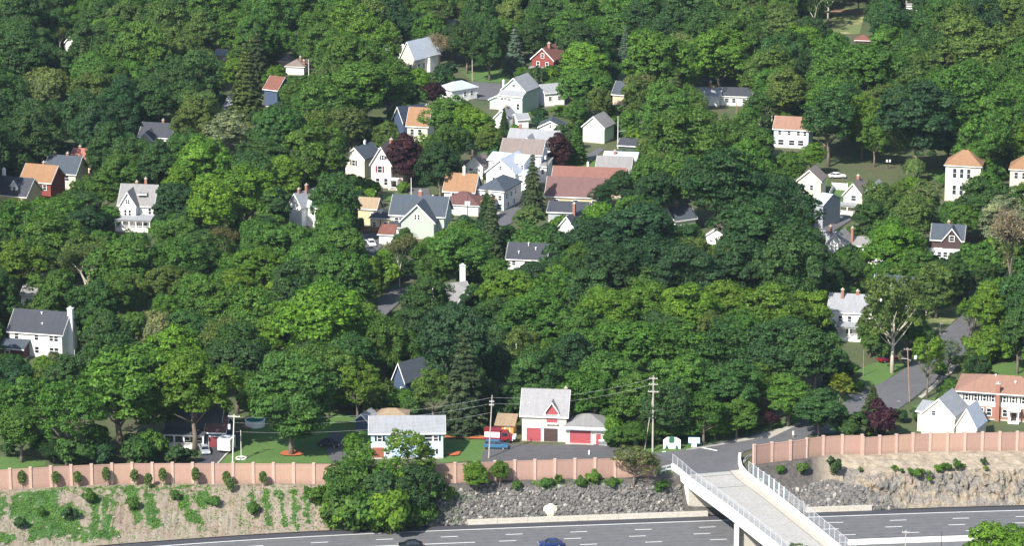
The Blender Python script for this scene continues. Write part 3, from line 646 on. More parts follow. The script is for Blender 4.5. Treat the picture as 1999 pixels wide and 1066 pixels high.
h = H('ranch_house', 'white low house with pale hipped roof, tan patch on its ridge, by the car park', 'white hipped-roof ranch', 882, 177, 40, 9.5, 6.5, 3.6, 1.9, 'hip', W_WHITE, R_MET, [(876,150,918,180)], wins=[('F', [5, 7.5], 1.4, .9, 1.2)]); h.win('R', [1.5, 3.5], 1.4, .8, 1.1); h.done()
h = H('mint_house', 'mint green two-storey house with pale grey roof and white upper porch', 'mint green house', 980, 173, -27, 7.6, 8.5, 6.4, 3.4, 'y', W_MINT, R_LG, [(975,146,1042,208)], wins=[('F', [3.8], 7.2, .9, .9)])
h.block(0, -2.0, 7.6, 2.0, 5.0, 1.1, 'shed', W_MINT, R_LG, over=.3); h.win('F', [1, 2.2, 3.4], 3.6, .9, .7); h.win('F', [6.2], 1.2, .9, 1.7)
MB().box(.1, 4.4, -2.1, -2.02, 2.4, 3.5).build('porch_panel', WHITE, h.t); h.chim(-.5, 2, 3, 8.4, .5, W_WHITE); h.done()
h = H('garden_shed', 'small mint garden shed with grey gable roof left of the mint house', 'mint garden shed', 956, 193, -22, 4.6, 4, 2.9, 1.1, 'y', W_MINT, R_GR, [(952,186,978,206)], wins=[('F', [3.3], 1, .7, .8)], cat='shed'); h.done()
h = H('red_farmhouse', 'brick-red gabled house with russet roof and white windows', 'red gabled house', 1038, 113, -27, 7.4, 8.6, 5.2, 3.3, 'y', W_RED, R_RB, [(1036,84,1098,126)], wins=[('F', [2.2, 5.2], 2.6, .85, 1.7), ('F', [3.7], 5.6, .9, 1.3)])
h.chim(4.2, 3.5, 7, 10.0, .9); h.block(0, -1.4, 4.6, 1.4, 2.3, .3, 'shed', None, R_GR); 
for xx in (.1, 2.2, 4.4): MB().box(xx-.1, xx+.1, -1.35, -1.15, 0, 2.3).build('porch_column', WHITE, h.t)
h.done()
h = H('white_cottage', 'white gabled house half covered by a broad green tree, right of the mint house', 'white cottage behind the broad tree', 1064, 181, 24, 6.2, 6, 4.2, 1.8, 'x', W_WHITE, R_LG, [(1062,170,1088,196)], wins=[('F', [1.6, 4.6], 1.8, .9, 1.1)]); h.done()
h = H('grey_house', 'narrow grey-roofed house wedged between two leafy trees in the upper middle', 'narrow grey-roofed house', 1196, 182, -24, 3.6, 7, 3.4, 3.0, 'x', W_TAN, R_SL, [(1195,157,1214,190)]); h.done()
h = H('bungalow', 'white bungalow with half white and half black roof and a slim chimney', 'black-and-white-roofed bungalow', 1352, 186, -8, 8, 7, 3.0, 1.7, 'x', W_WHITE, R_LG, [(1372,180,1400,190)], chims=[(5, 3, 7)]); 
h.block(8.0, 1, 9, 7, 3.0, 1.7, 'x', W_WHITE, R_DG); h.win('F', [10, 12, 15], 1.0, 1, 1.2); keep_rect(1396, 186, 1450, 218, h.t.location.y); h.done()
h = H('pink_roof_house', 'pale blue-white two-storey house with a salmon tiled roof', 'salmon-roofed white house', 1511, 250, -14, 9.6, 7.5, 5.4, 2.6, 'x', WC('ice', (.62, .72, .8)), R_SAL, [(1508,230,1568,290)], wins=[('F', [1.6, 4.2, 6.8, 8.6], 3.7, .8, 1.1), ('F', [2, 5, 7.5], .9, 1.5, 1.4)]); h.done()
h = H('rust_roof_shed', 'little rust-red hip-roofed shed at the lower edge of the high meadow', 'rust-roofed shed', 1670, 78, -10, 4.6, 4, 2.0, 1.4, 'hip', W_BROWN, R_RB, [(1671,66,1698,80)], cat='shed'); h.done()
h = H('tan_roof_house', 'cream house with steep orange-tan roof left of a big round tree', 'steep tan-roofed cream house', 795, 243, -14, 5.8, 7, 4.6, 4.2, 'x', W_CREAM, R_OR, [(796,206,824,262)], wins=[('F', [1.4, 3.6], 1.9, 1.0, 1.5)], chims=[(4.6, 3.6, 10)]); h.done()
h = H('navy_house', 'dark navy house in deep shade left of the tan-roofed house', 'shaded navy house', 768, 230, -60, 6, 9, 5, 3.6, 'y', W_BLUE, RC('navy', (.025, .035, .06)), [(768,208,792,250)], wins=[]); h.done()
h = H('white_gable_cottage', 'tiny white gable house with pale roof below the mint house', 'tiny white gable cottage', 966, 228, -22, 4.4, 5, 3.2, 2.2, 'y', W_WHITE, R_LG, [(966,212,992,246)], chims=[(2.2, 3, 6.4)]); h.done()
h = H('white_garage', 'small white garage with pale gable roof just above the big white house', 'small white garage', 1011, 233, 20, 3.2, 4, 2.8, 1.1, 'x', W_WHITE, R_LG, [(1011,226,1030,246)], cat='garage'); h.done()
h = H('pale_green_house', 'pale green gabled house showing between foliage, right of the big white roofs', 'pale green gabled house', 1138, 245, -24, 6.4, 7, 4.6, 2.8, 'y', W_PGREEN, R_GR, [(1138,224,1166,256)]); h.done()
h = H('gable_end_house', 'low white gable end rising behind the big white roof', 'low white gable end', 1052, 247, -8, 6.4, 6, 3.0, 1.6, 'y', W_WHITE, R_SL, [(1056,236,1085,246)], wins=[('F', [3.2], 2.8, .5, .8)]); h.done()
# --- the white cluster in the middle
h = H('large_white_house', 'large white house with broad pale roof and front cross gable', 'broad pale-roofed white house', 990, 280, -16, 13, 9, 4.6, 3.2, 'x', W_WHITE, R_LG, [(1006,246,1092,278)], chims=[(2.4, 4.6, 9.6)])
h.block(3.4, -2.0, 5.5, 5, 4.4, 2.6, 'y', W_WHITE, R_LG); h.win('F', [6.1], 4.9, .7, 1.0); h.done()
h = H('white_duplex', 'tall white house with grey roof and dormer windows under its eaves', 'tall grey-roofed white house', 978, 298, -13, 10.8, 8, 7.4, 3.0, 'x', W_WHITE, R_PB, [(976,272,1058,300), (1030,300,1066,330)], wins=[('F', [4, 8.4], 5.6, 1.1, 1.0), ('F', [9.0], 2.6, .9, 1.3)])
h.block(10.8, -1.5, 1.8, 7, 4.6, .8, 'shed', W_WHITE, R_GR); h.win('F', [11.6], 2.6, .7, 1.2); h.done()
h = H('white_hall', 'large white hall with tall front gable and blue shaded side', 'white gabled hall', 949, 334, -24, 8.2, 11, 6.2, 3.4, 'y', W_WHITE, R_MET, [(947,304,1006,366)], wins=[('F', [2.2, 6.2], 3.4, .7, 1.3), ('F', [4.1], 7.0, .7, .9)], trim=True)
h.block(8.2, 1.2, 2.6, 9, 5.8, .6, 'shed', W_WHITE, R_MET); h.win('R', [3, 5.5], 1, 1, 2); h.block(-1.5, 5, 10, 7, 8.2, 1.2, 'x', W_WHITE, R_MET); h.win('F', [0, 8], 6.4, .7, 1); h.done()
h = H('garage_house', 'small white gabled house with twin pane rows, left of the white hall', 'small white gabled house with twin panes', 911, 322, -24, 4.6, 6, 3.6, 2.2, 'y', W_WHITE, R_PB, [(911,305,946,334)], wins=[('F', [1.2, 3.4], 2.2, 1.2, .6)]); h.done()
h = H('blue_roof_house', 'white house with dark blue-grey roof and long shaded side wall', 'dark-roofed white house', 932, 369, -22, 7.2, 12, 5.2, 2.4, 'hip', W_WHITE, R_SL, [(934,344,992,392)], wins=[('F', [1.6, 4.6, 6.2], 2.8, .9, 1.2), ('F', [4, 6], .5, 1.4, 1.3)]); h.win('R', [2, 5, 8], 3, .9, 1.2); h.win('R', [3, 7], .6, .9, 1.2); h.done()
h = H('orange_roof_house', 'white house with bright orange-tan roof and one cream chimney', 'orange-roofed white house', 867, 371, -13, 7.8, 7.5, 5.0, 3.6, 'x', W_WHITE, R_OR, [(865,340,934,380)], wins=[('F', [2.2, 5.4], 3.0, .9, 1.3)])
h.chim(4.4, 3.6, 7, 10.4, .7, W_CREAM); h.done()
h = H('brown_roof_annex', 'low brown-red hip roof in front of the orange-roofed white house', 'low brown-red hip roof', 862, 398, -13, 9.5, 9, 2.8, 2.6, 'hip', W_WHITE, RC('maroon', (.13, .065, .06)), [(858,380,942,410)], cat='annex'); h.vent(1.6, 4, 4.4); h.block(9.4, 3, 3, 5, 3.0, 1.0, 'hip', W_WHITE, R_OR); h.done()
h = H('yellow_house', 'pale yellow gabled house with slate roof, leftmost of the village-centre row', 'pale yellow gabled house', 674, 305, -30, 6.0, 8, 5.4, 2.6, 'y', W_CREAM, R_SL, [(673,289,712,320)], wins=[('F', [2.6], 3.2, .9, 1.5, SHUT)]); h.chim(3, 5, 6, 8.9, .5, W_WHITE); h.done()
h = H('white_outbuilding', 'white flat-roofed outbuilding between the yellow and the beige houses', 'white flat outbuilding', 710, 302, -14, 3.8, 8, 4.6, .3, 'flat', W_WHITE, WHITE, [(711,298,726,318)], cat='outbuilding', over=.1); h.done()
h = H('beige_house', 'beige-pink gabled house with maroon shutters and tall chimney', 'beige house with maroon shutters', 724, 318, -12, 5.4, 7, 6.6, 4.4, 'y', W_PINK, R_PB, [(723,285,760,345)], wins=[('F', [2.4], 4.2, 1.1, 1.7, SHUTR), ('F', [3.2], 7.6, .6, 1.2, SHUT), ('F', [1.8, 4], .9, .9, 1.7)])
h.chim(4.4, 4.5, 8, 12.6, .8); h.block(5.4, 3, 2.4, 4, 6.0, 1.2, 'shed', W_PINK, R_PB); h.done()
t = House('porch_pavilion', 'little white open porch with railing at the foot of the copper beech', 'porch', 758, 352, 2.6, -12, phrase='little white porch', vis=[(756,336,776,354)]); t.block(0, 0, 2.4, 2.4, 2.6, .2, 'flat', None, WHITE, over=.1, found=.2)
for xx in (.1, 2.3):
    for yy in (.1, 2.3): MB().box(xx-.1, xx+.1, yy-.1, yy+.1, 0, 2.6).build('porch_column', WHITE, t.t)
MB().box(0, 2.4, 0, .06, .8, .9).box(0, 2.4, 0, .06, .1, .2).build('porch_railing', WHITE, t.t); t.done()
h = H('sage_house', 'sage green house with wide slate-blue roof and a white-trimmed front gable', 'sage green house', 762, 417, -12, 13.6, 8.5, 5.2, 3.8, 'x', W_SAGE, R_SL, [(758,388,872,440)], wins=[('F', [1.6], 3.0, .9, 1.3), ('F', [2.7], 3.0, .9, 1.3)])
h.chim(6.6, 4.4, 7, 10.6, .8); h.block(3.6, -3.4, 8.2, 6, 4.6, 4.0, 'y', W_SAGE, R_SL, over=.5); h.win('F', [7.2, 8.0], 4.9, .5, 1.2); h.vent(9.6, 5, 8.6)
h.block(.4, -3.2, 3.0, 3.0, 2.6, .6, 'shed', W_WHITE, R_DG); keep_rect(800, 438, 855, 452, h.t.location.y-4); h.done()
h = H('yellow_cottage', 'pale yellow cottage seen behind the bare-trunked sycamore', 'pale yellow cottage', 699, 405, -14, 4.6, 5, 4.4, 2.0, 'x', W_YEL, R_TAN, [(702,398,738,426)], wins=[('F', [3.6], 2.2, .6, 1)]); h.done()
h = H('tudor_house', 'cream house with black hip roof and dark timber bracing left of the sage house', 'black-roofed cream house', 723, 425, -10, 5.0, 6, 3.6, 1.8, 'hip', W_YEL, R_DG, [(722,412,756,446)], wins=[('F', [1, 3.8], 1.4, .7, 1.2)])
MB().box(-.02, .2, -.03, .0, 0, 3.5).box(2.4, 2.6, -.03, 0, 0, 3.5).box(0, 5, -.035, 0, 1.1, 1.3).build('timber_brace', SHUT, h.t); h.done()
h = H('garage', 'small white garage with terracotta roof beside the parked cars', 'terracotta-roofed garage', 740, 457, -12, 3.4, 4, 2.6, 1.4, 'shed', W_WHITE, R_RB, [(740,448,754,466)], cat='garage'); h.done()
h = H('white_farmhouse', 'white house with pale grey roof and twin brick chimneys in deep shade', 'twin-chimney white house', 564, 399, -38, 4.2, 8, 5.4, 3.0, 'y', W_WHITE, R_LG, [(564,378,606,434)], chims=[(2.1, 1.5, 9.8), (2.4, 4.0, 10.4)])
h.block(4.2, 2, 4, 5, 5.4, 2.2, 'x', W_WHITE, R_MET); h.win('R', [3.2], .8, .8, 3.0); h.done()
h = H('long_store', 'long yellow-walled building with deep maroon-brown roof', 'long maroon-roofed building', 1066, 381, -9, 15.5, 9, 3.6, 3.8, 'x', W_YEL, R_BR, [(1062,352,1150,396)], wins=[('F', [2.6, 7.6, 12.4], .4, 1.2, 2.2)]); h.done()
h = H('rear_store', 'red-brown roofed building standing behind the long maroon-roofed one', 'red-brown roof', 1078, 354, -9, 18.5, 9, 3.8, 3.0, 'x', W_TAN, RC('rust_brown', (.21, .10, .08)), [(1080,332,1190,352)]); h.chim(8.6, 5, 6, 8.2, .5, W_WHITE, False); h.done()
h = H('grey_barn', 'plain grey-roofed building directly behind the red-brown roof', 'plain grey roof', 1164, 333, -10, 8.8, 8, 4.2, 3.0, 'x', W_WHITE, R_GR, [(1162,310,1222,332)]); h.done()
h = H('white_annex', 'pale flat-topped house behind the plain grey roof, screened by a ragged tree', 'pale-roofed annex', 1178, 313, -10, 8.4, 9, 5.6, 1.4, 'x', W_WHITE, R_MET, [(1178,298,1232,312)], chims=[(2.6, 3, 8)]); h.done()
h = H('dark_roof_shop', 'low dark grey roof in front of the yellow-walled long building', 'low dark grey shop roof', 1070, 413, -9, 9.6, 9, 2.6, 1.6, 'x', W_GREY, R_DG, [(1068,396,1140,414)]); h.done()
h = H('white_gable_house', 'white gabled house with dark blue roof and tall brick chimney', 'white house with tall brick chimney', 1090, 443, -28, 4.6, 8, 4.6, 2.8, 'y', W_WHITE, R_SL, [(1090,418,1122,452)], wins=[('F', [1.6, 3], 2.4, .6, 1.2, SHUT)], chims=[(2.6, 3.4, 10.4)]); h.done()
h = H('dark_roof_cottage', 'low white house with wide dark charcoal roof and white vents', 'charcoal-roofed low house', 990, 504, -10, 9.2, 8, 3.0, 2.8, 'x', W_WHITE, R_DG, [(992,472,1056,510)], wins=[('F', [1.6, 4.6], 1.4, .8, 1.0)]); h.vent(4.6, 3.2, 5.6); h.vent(2.6, 1.2, 4); h.vent(6.5, 2.2, 4.8); h.done()
h = H('white_porch_house', 'small white house with triangular porch gable in the dark tree hollow', 'white porch-gabled house', 1379, 458, -18, 4.4, 6, 3.4, 1.5, 'y', W_WHITE, R_PB, [(1378,440,1406,468)], wins=[('F', [1.2, 3.2], 1.2, .8, 1.0)]); h.block(-.8, -1.6, 5, 1.6, 1.4, .2, 'shed', W_WHITE, WHITE); h.done()
h = H('grey_gable_house', 'slate-roofed house with thin white gable edge, hidden beneath the big oaks', 'half-hidden slate roof', 1318, 430, 30, 6, 6, 3.4, 2.4, 'x', W_WHITE, R_SL, [(1318,412,1336,432)], chims=[(2.2, 3, 7.4)]); h.done()
h = H('white_house_with_chimney', 'white house with tall white chimney and grey roof in the lower middle woods', 'white-chimneyed house', 866, 588, 26, 7, 7, 4.6, 2.8, 'x', W_WHITE, R_GR, [(882,548,914,576)])
h.chim(6.6, 4, 5, 11.2, 1.0, W_WHITE); h.block(2.4, -2, 4, 5, 4.4, 3.0, 'y', W_WHITE, R_GR); h.win('F', [4.4], 3.0, .7, 1.2); h.done()
# --- right side
h = H('yellow_gable_house', 'cream gabled house with pinkish roof beside white garden fences', 'cream gabled house', 1647, 378, -20, 4.8, 7, 5.2, 2.8, 'y', W_CREAM, R_PB, [(1645,350,1676,404)], wins=[('F', [2.6], 3.6, 1.2, 1.3)], chims=[(2.4, 5, 9.4)])
h.porch(-.6, 3.5, -1.8, 0, 2.6, R_LG, 3, .3, .4); h.block(5.0, 3, 4, 5, 5.6, 2.0, 'y', W_WHITE, R_LG); keep_rect(1676, 352, 1690, 366, h.t.location.y); h.done()
h = H('pale_roof_house', 'narrow pale grey roof and blue-grey side wall left of the little side street', 'pale narrow roof by the side street', 1590, 398, -34, 2.4, 9, 6.2, 1.8, 'x', W_GREY, R_MET, [(1592,378,1610,438)], trim=False); h.done()
h = H('screened_house', 'yellowish house screened by thin branches near the top of the side street', 'branch-screened yellow house', 1558, 350, -18, 6, 6, 4.6, 2.6, 'y', W_CREAM, R_PB, [(1560,332,1590,366)], wins=[('F', [1.4, 3.6], 2, .8, 1.3)]); h.done()
h = H('small_gable_house', 'white gabled house with grey roof between two orange chimneys', 'gabled house between orange chimneys', 1614, 474, -26, 4.4, 6, 3.8, 2.4, 'y', W_WHITE, R_GR, [(1608,452,1646,482)], chims=[(-.6, 4, 7.4), (4.8, 4.5, 7.4)]); h.block(-2.6, 2, 2.8, 5, 3.8, 1.6, 'x', W_WHITE, R_LG); h.done()
h = H('brown_house', 'dark brown gabled house over a white ground floor with slate roof', 'dark brown gabled house', 1819, 466, -12, 7.4, 7, 5.0, 2.8, 'x', W_BROWN, R_SL, [(1816,440,1876,492)], chims=[(3.6, 4.2, 8.8)])
h.block(2.6, -.6, 4.4, 4, 5.0, 2.8, 'y', W_BROWN, R_SL, over=.3); h.win('F', [4.8], 4.8, 1.1, 1.2); h.block(.6, -1.0, 6.2, 2, 2.6, .2, 'flat', W_WHITE, WHITE, over=.05); h.win('F', [2, 3.4, 4.8], .9, .9, 1.2); h.done()
h = H('tall_cream_house', 'tall cream house with dark windows and orange hip roof at the right', 'tall cream orange-roofed house', 1846, 322, -14, 9, 8, 9.4, 3.4, 'hip', W_CREAM, R_OR, [(1843,294,1876,384)], wins=[('F', [2.4, 4.2, 6], 6.2, .9, 2.4), ('F', [2.4, 4.2, 6], 1.8, .9, 2.4)]); h.done()
h = H('right_edge_house', 'cream house with orange roof cut off by the right edge', 'orange-roofed house at the right edge', 1972, 330, -12, 10, 8, 6.4, 3.4, 'hip', W_CREAM, R_OR, [(1972,302,1999,345)], wins=[('F', [1.6, 3.6, 5.6], 4.0, .9, 1.6), ('F', [2.4], .6, .9, 1.6)]); h.done()
h = H('porch_farmhouse', 'white two-storey house with pale grey roof, two brick chimneys and a porch', 'white two-storey porch house', 1618, 607, -12, 9.6, 8, 6.0, 2.9, 'x', W_WHITE, R_LG, [(1618,578,1672,612), (1640,615,1676,680)], wins=[('F', [2.6, 4.6, 7], 3.6, .8, 1.4), ('F', [4.5, 7], .8, 1.2, 1.6)], chims=[(2.6, 3, 10.6), (5.8, 4, 10.2)])
h.porch(2.4, 9.6, -2.6, 0, 3.2, R_LG, 4, .5, .9); h.done()
h = H('tall_gable_house', 'white gabled house with slate roof rising behind the tall street tree', 'white gable behind the street tree', 1706, 570, -14, 8.4, 7, 6.2, 3.0, 'x', W_WHITE, R_SL, [(1706,545,1735,575)], wins=[])
h.block(1.2, -1.2, 4.6, 4, 6.2, 2.8, 'y', W_WHITE, R_SL); h.win('F', [2.4, 3.6, 4.8], 4.2, .7, 1.4); h.done()
h = H('brick_apartment', 'two-storey white and red brick block with salmon hip roof at the right', 'salmon-roofed brick block', 1872, 762, -14, 17, 11, 5.8, 2.2, 'hip', W_BRICKW, R_SAL, [(1870,740,1999,795)], over=.9,
  wins=[('F', [1.6, 3.4, 5.2, 6.9, 9.2, 11, 13, 15], 3.9, .55, 1.25, SHUT)])
h.block(.1, -.12, 16.8, .2, 2.5, .1, 'flat', W_BRICK, W_BRICK, over=.02); h.win('F', [4.6, 6.2, 9.4], 1.0, .9, 1.4); h.door(11.2, .2, 1.1, 2.2, DOORB); h.chim(7.9, -.5, 0, 8.2, .8); h.vent(6.8, 5, 7.6); h.vent(11, 3, 7); h.vent(13, 4.5, 7.4)
h.porch(10.2, 12.4, -1.8, -.3, 2.7, WHITE, 2, .1, .2, rail=False); h.done()
h = H('cream_gable_house', 'plain cream gable-ended house with pale roof just above the noise wall', 'plain cream gable house', 1800, 806, -26, 6.8, 8, 4.6, 3.2, 'y', W_CREAM, R_LG, [(1798,772,1862,842)], wins=[('F', [2.4], 4.4, .8, .9)], over=.25)
h.block(-1.6, 2, 1.8, 4, 4.2, 1.0, 'shed', W_CREAM, R_LG)
h.block(7.6, -1.4, 4.2, 6, 3.4, 3.6, 'y', W_CREAM, R_MET, over=.25); h.win('F', [9.2], 1, .7, 1.1); keep_rect(1862, 785, 1915, 838, h.t.location.y); h.done()
# --- front row
h = H('raised_ranch', 'light blue raised ranch house with pale grey roof and dark shutters', 'light blue ranch house', 724, 845, 1.5, 14.0, 8, 5.4, 2.0, 'x', W_LBLUE, R_LG, [(716,818,866,884)], over=.5,
  wins=[('F', [1.7, 4.9], 3.6, .8, 1.1, SHUT), ('F', [9.6, 12.6], 3.6, .8, 1.1, SHUT), ('F', [11.1], 3.6, 1.5, 1.2), ('F', [9.4], 1.0, .8, 1.0, SHUT), ('F', [12.0], 1.0, .8, 1.0, SHUT), ('F', [3.2], .9, .8, 1.0)])
h.door(10.7, .3, 1.3, 2.2, WHITE, panels=3); h.door(1.4, .3, 2.2, 2.1, mat('brick_door', (.3, .1, .07), .7), panels=4); h.done()
MB().box(-.06, .04, -.1, 8.1, 3.0, 3.1).build('trim', WHITE, h.t)
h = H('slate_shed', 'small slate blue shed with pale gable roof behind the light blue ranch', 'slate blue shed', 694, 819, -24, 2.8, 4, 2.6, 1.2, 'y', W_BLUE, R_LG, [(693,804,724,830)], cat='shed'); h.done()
h = H('tan_roof_garage', 'low tan-roofed garage just behind the light blue ranch', 'low tan-roofed garage', 733, 816, 0, 6.4, 5, 2.4, 1.3, 'hip', W_CREAM, R_TAN, [(735,804,792,814)], wins=[('F', [2.6, 4], .9, 1.2, .8)], cat='garage'); h.done()
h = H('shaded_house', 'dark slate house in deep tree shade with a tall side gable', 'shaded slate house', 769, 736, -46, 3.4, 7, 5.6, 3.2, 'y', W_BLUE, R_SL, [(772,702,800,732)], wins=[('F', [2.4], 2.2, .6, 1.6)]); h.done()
h = H('shady_porch_house', 'dark-roofed house with a long white-posted porch under the trees at left', 'dark porch house under the trees', 324, 836, -6, 10.6, 9, 3.4, 4.2, 'x', W_DARK, R_DG, [(322,834,408,864)], wins=[('F', [4, 6.4], 1, 1.4, 1.3)])
h.porch(0, 8, -2.4, 0, 2.9, R_DG, 5, .5, .4); h.block(8.2, -1.0, 3.6, 7.5, 3.2, 2.0, 'x', W_BLUE, R_BR); h.door(10.0, .05, 2.6, 2.2, mat('garage_maroon', (.2, .04, .05), .6), panels=4); keep_rect(405, 820, 436, 866, h.t.location.y); h.done()
# firehouse with the red doors
h = House('carriage_house', 'cream two-storey garage building with red garage doors and grey roof', 'garage building', 1019, 808, 5.6, -7, phrase='red-door garage building', vis=[(1016,766,1172,872)])
h.block(0, 0, 8.8, 7.2, 5.6, 4.0, 'x', W_CREAM, RC('pale_slate', (.27, .265, .27)), over=.45)
h.block(8.8, -1.0, 8.0, 7.4, 3.6, 1.7, 'hip', W_CREAM, R_GR, over=.35)
h.block(4.9, -.12, 2.1, 3.2, 6.6, 1.5, 'y', DOORR, RC('pale_slate', (.27, .265, .27)), z0=3.95, over=.35)
MB().box(4.75, 7.15, -.55, .1, 3.75, 3.95).box(4.4, 4.8, -.4, .0, 5.3, 5.8).box(7.1, 7.5, -.4, 0, 5.3, 5.8).build('hood', WHITE, h.t)
MB().box(8.5, 17.0, -1.9, -1.0, 3.15, 3.3).prism([(-1.95, 3.3), (-1.0, 3.3), (-1.0, 3.75), (-1.95, 3.45)], 'x', 8.5, 17.0).build('canopy', R_MET, h.t)
b0 = (0, 0, 8.8, 7); b1 = (8.8, -1.0, 16.8, 7)
h.door(2.35, .05, 2.9, 2.75, DOORR, box=b0, name='garage_door', panels=4); h.door(5.75, .05, 2.8, 2.75, DOORB, box=b0, name='garage_door', panels=4)
h.door(11.7, .25, 4.2, 2.9, DOORR, box=b1, name='garage_door', panels=5); h.door(15.3, .1, 1.0, 2.2, DOORR, box=b1, panels=2)
MB().box(8.9, 14.4, -1.6, -1.0, 0, .25).build('ramp', CONC, h.t); h.chim(8.2, 4.6, 7, 10.2, .6); h.vent(1.2, 1.5, 6.9); h.box = (0, 0, 8.8, 7.2, 5.6, 2); h.done()
h = H('orange_shed', 'bright orange wooden shed with tan roof behind the red truck', 'bright orange shed', 969, 830, -8, 3.4, 4.4, 2.4, .9, 'shed', W_ORG, R_TAN, [(966,820,998,846)], cat='shed', trim=False); h.door(2.2, .1, .9, 1.9, W_ORG); h.done()
# white scraps of houses glimpsed through foliage
glimpses = [(43,573,3.0,3.2,'white house wall glimpsed through leaves above the white colonial house','glimpsed white wall at far left',W_WHITE,[(44,576,56,584)]),
 (72,562,2.5,4,'second white wall scrap glimpsed right of the first, high above the colonial house','second glimpsed white wall',W_WHITE,[(73,566,84,575)]),
 (1228,556,3,3,'cream wall scrap glimpsed above the central green canopy','cream wall scrap',W_CREAM,[(1226,555,1250,562)]),
 (1662,478,3,3,'white wall patches glimpsed right of the orange-chimneyed house','glimpsed white wall patches',W_WHITE,[(1664,480,1680,492)]),
 (1695,498,3,3,'bright white patch between mid green trees, left of the brown house','bright white patch left of the brown house',W_WHITE,[(1696,500,1712,507)]),
 (1772,500,4,3,'scattered white wall below left of the brown house','scattered white wall',W_WHITE,[(1784,496,1792,506)]),
 (865,50,3,2.6,'white rooftop scraps above the cream hall','white rooftop scraps',W_WHITE,[(866,44,888,52)]),
 (1980,378,3,4,'white wall glimpsed below the right edge house','white wall at the right edge',W_WHITE,[(1982,378,1996,386)]),
 (1765,10,5,3,'white rubble-like wall high at the top right','pale wall at the top right',W_WHITE,[(1764,12,1782,20)])]
for (u, v, w, hh, lab, ph, wm, vis) in glimpses:
    h = H('half_hidden_house', lab, ph, u, v, -12, max(w, 3)*1.4, 5, hh, 1.4, 'x', wm, R_GR, [((vis[0][0]+vis[0][2])/2-2, (vis[0][1]+vis[0][3])/2-1, (vis[0][0]+vis[0][2])/2+2, (vis[0][1]+vis[0][3])/2+1)]); h.win('F', [1.2], 1, .7, 1.0); h.done()
# ================================================================== BRIDGE
br = thing('road_bridge', 'pale concrete road bridge crossing the highway at lower right', 'bridge')
DZ = 6.56
Lpx = [(1311,905),(1328,918),(1347,935),(1390,966.5),(1425,992.5),(1500,1051.5),(1600,1131)]; Rpx = [(1447,884),(1446,896),(1449,908),(1458,920),(1478,936),(1500,951),(1560,999),(1642,1066),(1720,1130)]
LL = [W(u, v, 7.75) for u, v in Lpx]; RR = [W(u, v, 7.75) for u, v in Rpx]
def ribbon(pts, o0, o1, z0, z1, name, m, parent, base=None):
    v = []; f = []; n = len(pts)
    for i, p in enumerate(pts):
        t = (pts[min(i+1, n-1)]-pts[max(i-1, 0)]); t.z = 0; t.normalize(); nn = Vector((-t.y, t.x, 0))
        a, b = p+nn*o0, p+nn*o1; v += [(a.x,a.y,z0),(b.x,b.y,z0),(b.x,b.y,z1),(a.x,a.y,z1)]
        if i:
            k = 4*(i-1)
            for j in range(4): f.append((k+j, k+(j+1) % 4, k+4+(j+1) % 4, k+4+j))
    f += [(0,1,2,3), (4*n-4, 4*n-3, 4*n-2, 4*n-1)]
    return MB().add(v, f).build(name, m, parent)
# travelling towards the camera the left-hand normal points to +x
ribbon(LL[2:], -.02, .38, 5.62, 7.75, 'parapet', CONCW, br); ribbon(LL[:3], -.02, .38, 5.6, 7.75, 'parapet', CONCW, br)
ribbon(RR, -.5, .0, 6.2, 7.75, 'parapet', CONCW, br)
ribbon(LL[2:], -.08, .45, 7.68, 7.80, 'coping', CONCW, br)
ribbon(RR[3:], -.0, .25, 5.4, 7.3, 'edge_beam', CONCW, br)
def resamp(pts, n):
    L = [0]
    for a, b in zip(pts, pts[1:]): L.append(L[-1]+(b-a).length)
    out = []
    for i in range(n+1):
        s = L[-1]*i/n; j = 0
        while j < len(L)-2 and L[j+1] < s: j += 1
        out.append(pts[j].lerp(pts[j+1], (s-L[j])/(L[j+1]-L[j])))
    return out
def between(A, B, a, b, z, name, m, parent, n=30, th=None):
    P_, Q_ = resamp(A, n), resamp(B, n); v = []; f = []
    for p, q in zip(P_, Q_):
        x, y = p.lerp(q, a), p.lerp(q, b); v += [(x.x, x.y, z), (y.x, y.y, z)]
    f = [(2*i, 2*i+1, 2*i+3, 2*i+2) for i in range(n)]
    if th:
        k = len(v); v += [(p[0], p[1], z-th) for p in v]; f += [(k+a_, k+b_, k+c_, k+d_) for a_, b_, c_, d_ in f]
        f += [(2*i, 2*i+2, k+2*i+2, k+2*i) for i in range(n)]+[(2*i+1, 2*i+3, k+2*i+3, k+2*i+1) for i in range(n)]
    return MB().add(v, f).build(name, m, parent)
DL = [LL[1]]+LL[2:]; DR = [RR[2]]+RR[3:]
d1 = [W(1352,914,DZ), W(1347,935,7.75)]+LL[3:]
between(DL, DR, .01, .995, DZ+.1, 'deck', CONCD, br, th=.6)
between(DL[1:], DR[3:], .09, .88, 5.7, 'girder', mat('steel_girder', (.04, .07, .12), .5), br, th=1.0)
between(DL, DR, .80, .97, DZ+.24, 'sidewalk', mat('bridge_walk', (.42, .39, .33), .9, .08, .5, 'rough'), br, th=.16)
between(DL, DR, .795, .803, DZ+.245, 'joint_line', A_SH, br)
between(DL, DR, .16, .166, DZ+.105, 'joint_line', A_SH, br)
# expansion joints
for k in (0.03, .14):
    a = resamp(DL, 100)[int(k*100)]; b = resamp(DR, 100)[int(k*100)]
    ribbon([Vector((a.x, a.y, 0)), Vector((b.x, b.y, 0))], -.08, .08, DZ+.1, DZ+.108, 'expansion_joint', A_SH, br)
